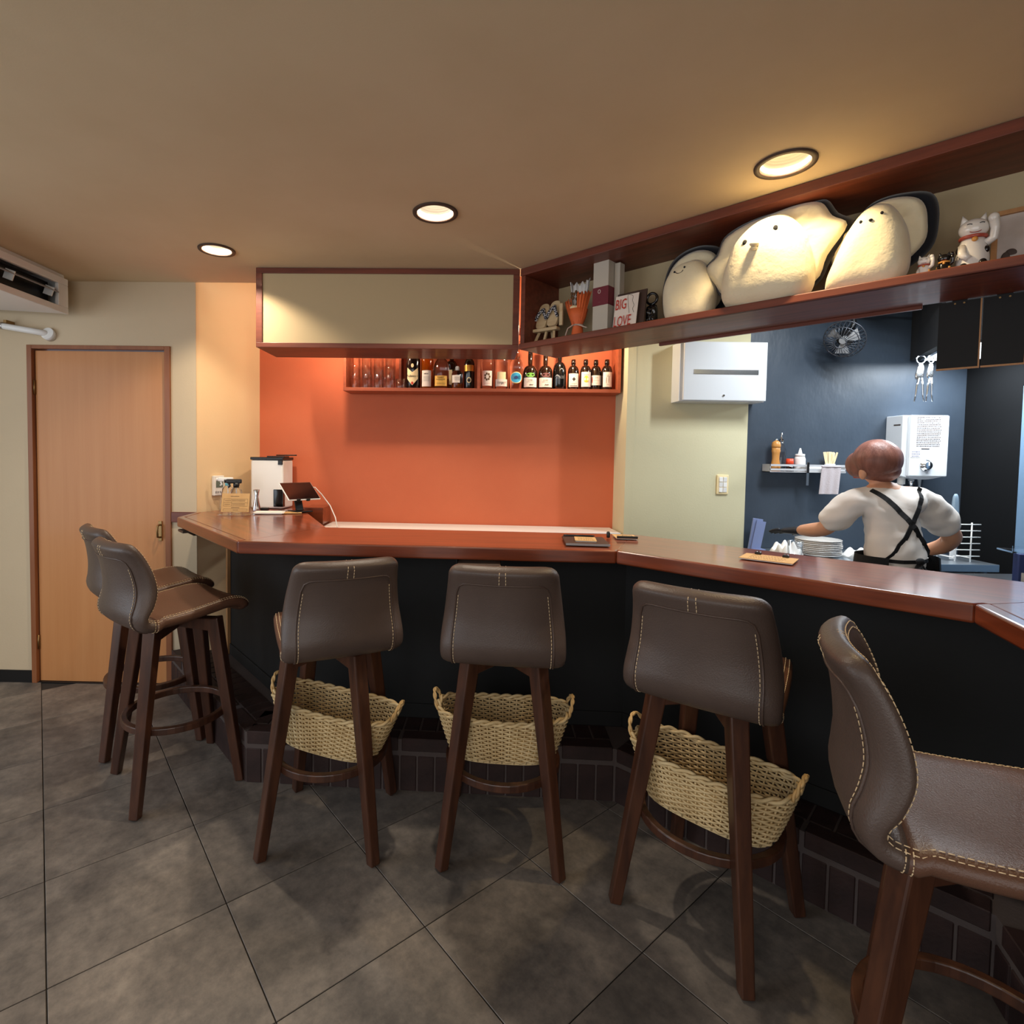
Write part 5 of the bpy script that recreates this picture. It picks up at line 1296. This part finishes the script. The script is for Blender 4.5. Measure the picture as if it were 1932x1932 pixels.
# ================================================================ THE COOK
from mathutils.bvhtree import BVHTree
def skin_mesh(name, nodes, edges, root, matname, parent, sub=2, smooth=True):
    """nodes: name -> (x, y, z, rx[, ry]); grown with a Skin modifier, then frozen into one continuous mesh"""
    me = bpy.data.meshes.new(name); keys = list(nodes)
    me.from_pydata([nodes[k][:3] for k in keys], [(keys.index(a), keys.index(b)) for a, b in edges], [])
    o = bpy.data.objects.new(name, me); COL.objects.link(o)
    md = o.modifiers.new('skin', 'SKIN'); md.use_smooth_shade = True; md.branch_smoothing = .5
    if not me.skin_vertices: me.skin_vertices.new()
    for i, k in enumerate(keys):
        r = nodes[k][3]; r2 = nodes[k][4] if len(nodes[k]) > 4 else r
        d = me.skin_vertices[0].data[i]; d.radius = (r, r2); d.use_root = (k == root)
    sb = o.modifiers.new('sub', 'SUBSURF'); sb.levels = sub; sb.render_levels = sub
    dg = bpy.context.evaluated_depsgraph_get(); dg.update()
    fm = bpy.data.meshes.new_from_object(o.evaluated_get(dg)); fm.name = name
    bpy.data.objects.remove(o)
    fm.materials.clear(); fm.materials.append(M[matname])
    fm.polygons.foreach_set('use_smooth', [smooth]*len(fm.polygons)); fm.polygons.foreach_set('material_index', [0]*len(fm.polygons))
    o = bpy.data.objects.new(name, fm); COL.objects.link(o); o.parent = parent
    return o
PX, PY = 1.985, 2.46
ck = thing('person', 'cook seen from behind in white T-shirt and black cross-strap apron reaching left', 'person', (PX, PY, 0))
def rel(x, y, z, *r): return (x-PX, y-PY, z)+r
body = {
 'pelvis': rel(2.005, 2.45, .90, .135, .105), 'waist': rel(2.00, 2.455, 1.03, .115, .09), 'chest': rel(1.985, 2.48, 1.19, .125, .09), 'upper': rel(1.975, 2.50, 1.275, .09, .07),
 'neck': rel(1.955, 2.515, 1.335, .048), 'skull': rel(1.940, 2.535, 1.40, .066, .072), 'crown': rel(1.938, 2.535, 1.455, .058, .064),
 'ls': rel(1.865, 2.515, 1.262, .052), 'le': rel(1.812, 2.65, 1.090, .040), 'lf': rel(1.808, 2.75, 1.070, .038), 'lw': rel(1.806, 2.85, 1.056, .027),
 'rs': rel(2.115, 2.47, 1.265, .052), 're': rel(2.305, 2.49, 1.078, .042), 'rf': rel(2.345, 2.59, 1.02, .039), 'rw': rel(2.33, 2.70, .975, .028),
 'lh': rel(1.915, 2.45, .84, .085), 'lk': rel(1.91, 2.46, .47, .055), 'la': rel(1.91, 2.44, .09, .042), 'lt': rel(1.905, 2.56, .04, .036),
 'rh': rel(2.095, 2.45, .84, .085), 'rk': rel(2.10, 2.46, .47, .055), 'ra': rel(2.10, 2.44, .09, .042), 'rt': rel(2.105, 2.56, .04, .036)}
be = [('pelvis', 'waist'), ('waist', 'chest'), ('chest', 'upper'), ('upper', 'neck'), ('neck', 'skull'), ('skull', 'crown'), ('upper', 'ls'), ('ls', 'le'), ('le', 'lf'), ('lf', 'lw'),
      ('upper', 'rs'), ('rs', 're'), ('re', 'rf'), ('rf', 'rw'), ('pelvis', 'lh'), ('lh', 'lk'), ('lk', 'la'), ('la', 'lt'), ('pelvis', 'rh'), ('rh', 'rk'), ('rk', 'ra'), ('ra', 'rt')]
bd_ = skin_mesh('body', body, be, 'pelvis', 'skin', ck)
# face (turned away, down to the left)
MB().ell((1.928-PX, 2.605-PY, 1.385), (.012, .020, .020), 12, 8).build('nose', 'skin', ck)
MB().tube([(1.905-PX, 2.598-PY, 1.352), (1.925-PX, 2.606-PY, 1.350), (1.945-PX, 2.600-PY, 1.352)], .006, 8).build('mouth', 'ceramic_red', ck)
for sx in (-.026, .026): MB().ell((1.932+sx-PX, 2.600-PY, 1.412), (.012, .008, .007), 12, 8).build('eye', 'paper', ck)
for sx, x in ((-1, 1.872), (1, 2.006)): MB().ell((x-PX, 2.50-PY, 1.372), (.014, .020, .030), 12, 8).build('ear', 'skin', ck)
# hair: short bob
def hairf(v):
    k = 1.0
    if v.z < -.03: k = 1-.10*min(1, (-v.z-.03)/.07)
    return Vector((v.x*k*(1.0+.02*sin(7*v.z*10)), v.y*k, v.z))
mb = MB(); mb.ell((1.944-PX, 2.510-PY, 1.432), (.098, .100, .100), 30, 20, Matrix.Rotation(R(-12), 3, 'Y'), fn=hairf)
mb.ell((1.888-PX, 2.555-PY, 1.412), (.040, .070, .062), 16, 12); mb.ell((2.000-PX, 2.53-PY, 1.396), (.036, .062, .060), 16, 12)
mb.ell((1.958-PX, 2.486-PY, 1.388), (.072, .058, .056), 18, 12); mb.build('hair', 'hair', ck, subsurf=1)
# T-shirt
sh = {'hem': rel(2.01, 2.45, .885, .158, .125), 'w': rel(2.00, 2.455, 1.01, .150, .118), 'c': rel(1.988, 2.478, 1.16, .152, .112), 'u': rel(1.978, 2.498, 1.262, .112, .085), 'n': rel(1.965, 2.508, 1.312, .066, .062),
      'ls': rel(1.868, 2.515, 1.255, .074), 'lm': rel(1.835, 2.585, 1.175, .072), 'le': rel(1.812, 2.650, 1.098, .068),
      'rs': rel(2.108, 2.47, 1.262, .074), 'rm': rel(2.205, 2.48, 1.185, .074), 're': rel(2.285, 2.488, 1.105, .070)}
ts = skin_mesh('tshirt', sh, [('hem', 'w'), ('w', 'c'), ('c', 'u'), ('u', 'n'), ('u', 'ls'), ('ls', 'lm'), ('lm', 'le'), ('u', 'rs'), ('rs', 'rm'), ('rm', 're')], 'hem', 'tshirt', ck, sub=3)
# folds in the cloth
me = ts.data
for v in me.vertices:
    x, y, z = v.co; f = .006*abs(sin(19*x+26*z+3*sin(9*x)))+.005*abs(sin(31*z-23*x+2+2*sin(11*z)))+.003*sin(70*x-15*z); n = v.normal; v.co += n*(f-.004)*(1 if z < 1.27 else .35)
# trousers
tr = {'p': rel(2.005, 2.45, .88, .150, .118), 'lh': rel(1.915, 2.45, .80, .098), 'lk': rel(1.91, 2.46, .46, .075), 'la': rel(1.91, 2.44, .10, .068), 'rh': rel(2.095, 2.45, .80, .098), 'rk': rel(2.10, 2.46, .46, .075), 'ra': rel(2.10, 2.44, .10, .068)}
skin_mesh('trousers', tr, [('p', 'lh'), ('lh', 'lk'), ('lk', 'la'), ('p', 'rh'), ('rh', 'rk'), ('rk', 'ra')], 'p', 'trousers', ck)
# apron straps laid on the back of the shirt
bm = bmesh.new(); bm.from_mesh(ts.data); tree = BVHTree.FromBMesh(bm)
def on_back(x, z):
    h = tree.ray_cast(Vector((x-PX, 1.9-PY, z)), Vector((0, 1, 0)))
    return h[0] if h[0] is not None else Vector((x-PX, 2.42-PY, z))
def ribbon(mb, pts, w, th=.003):
    P = [on_back(*p) for p in pts]; vs = []; k = len(P)
    for i, p in enumerate(P):
        t_ = (P[min(i+1, k-1)]-P[max(i-1, 0)]).normalized(); s_ = t_.cross(Vector((0, -1, 0))).normalized()
        for a, b in ((-1, 0), (1, 0), (1, 1), (-1, 1)): vs.append(p+s_*a*w/2+Vector((0, -.002-b*th, 0)))
    fs = []
    for i in range(k-1):
        for j in range(4): fs.append((i*4+j, i*4+(j+1) % 4, i*4+4+(j+1) % 4, i*4+4+j))
    mb.add(vs, fs, False)
def lerp(a, b, n=16): return [(a[0]+(b[0]-a[0])*i/n, a[1]+(b[1]-a[1])*i/n) for i in range(n+1)]
mb = MB(); ribbon(mb, lerp((1.886, 1.296), (2.085, 1.005), 22), .022); mb.build('apron_strap', 'apron_black', ck)
mb = MB(); ribbon(mb, lerp((2.072, 1.312), (1.895, .985), 22), .020); mb.build('apron_strap', 'apron_black', ck)
mb = MB(); ribbon(mb, lerp((1.875, .985), (2.125, 1.000)), .016); mb.build('apron_waist_tie', 'apron_black', ck)
mb = MB()
for sx, dz in ((-1, -.06), (1, -.10), (-.3, -.11)):
    b0 = on_back(1.995, .99); mb.tube([b0+Vector((0, -.012, 0)), b0+Vector((sx*.018, -.022, -.03)), b0+Vector((sx*.03, -.02, dz))], [.010, .012, .010], 8, flat=.4)
b0 = on_back(1.995, .995); mb.ell(b0+Vector((0, -.014, 0)), (.020, .012, .016), 12, 8); mb.build('apron_bow', 'apron_black', ck)
# apron skirt: wraps the hips at the sides and in front
vs = []; fs = []; n = 26
for i in range(n+1):
    a = R(-48+276*i/n); rx, ry = .172, .138
    for z, k in ((1.00, .96), (.90, 1.0), (.72, 1.04), (.45, 1.08)):
        w = 1+.015*sin(i*2.2)*k; vs.append((2.005-PX+rx*k*w*cos(a), 2.45-PY+ry*k*w*sin(a), z))
for i in range(n):
    for j in range(3): fs.append((i*4+j, i*4+4+j, i*4+5+j, i*4+1+j))
q = len(vs); vs += [(x*.985, y*.985, z) for x, y, z in vs]; fs += [tuple(q+i for i in f[::-1]) for f in fs]
MB().add(vs, fs, True).build('apron_skirt', 'apron_black', ck)
for sx, x in ((-1, 1.885), (1, 2.125)):
    b0 = on_back(x, .985); MB().cyl(b0+Vector((0, -.006, 0)), .011, .004, 14, rot=Matrix.Rotation(R(90), 3, 'X')).build('apron_ring', 'chrome', ck)
# gloves with five fingers each
def glove(wx, wy, wz, d, up, curl, name, thumb=1):
    d = Vector(d).normalized(); s_ = d.cross(Vector(up)).normalized(); u = s_.cross(d); w0 = Vector((wx-PX, wy-PY, wz))
    nd = {'cuff': tuple(w0-d*.03)+(.034, .028), 'wrist': tuple(w0)+(.030, .024), 'palm': tuple(w0+d*.05)+(.040, .019), 'kn': tuple(w0+d*.082)+(.040, .016)}
    ed = [('cuff', 'wrist'), ('wrist', 'palm'), ('palm', 'kn')]
    g = skin_mesh(name, nd, ed, 'cuff', 'glove', ck)
    for k, (off, ln) in enumerate(((-.030, .068), (-.010, .078), (.011, .072), (.030, .056))):
        p0 = w0+d*.075+s_*off; d1 = (d-u*curl*.4).normalized(); d2 = (d-u*curl).normalized(); d3 = (d-u*curl*1.7).normalized()
        f = {'a': tuple(p0)+(.0095,), 'b': tuple(p0+d1*ln*.42)+(.0092,), 'c': tuple(p0+d1*ln*.42+d2*ln*.32)+(.0085,), 'e': tuple(p0+d1*ln*.42+d2*ln*.32+d3*ln*.26)+(.0070,)}
        skin_mesh('finger', f, [('a', 'b'), ('b', 'c'), ('c', 'e')], 'a', 'glove', g)
    p0 = w0+d*.025+s_*thumb*-.028; td = (d*.75-s_*thumb*.75-u*.25).normalized()
    f = {'a': tuple(p0)+(.012,), 'b': tuple(p0+td*.034)+(.0105,), 'c': tuple(p0+td*.052+d*.012)+(.008,)}
    skin_mesh('thumb', f, [('a', 'b'), ('b', 'c')], 'a', 'glove', g)
glove(1.804, 2.865, 1.053, (-.30, .85, -.12), (.35, -.55, .75), .22, 'left_glove', -1)
glove(2.325, 2.715, .968, (-.45, .75, -.30), (0, 0, 1), .6, 'right_glove', 1)
bm.free()
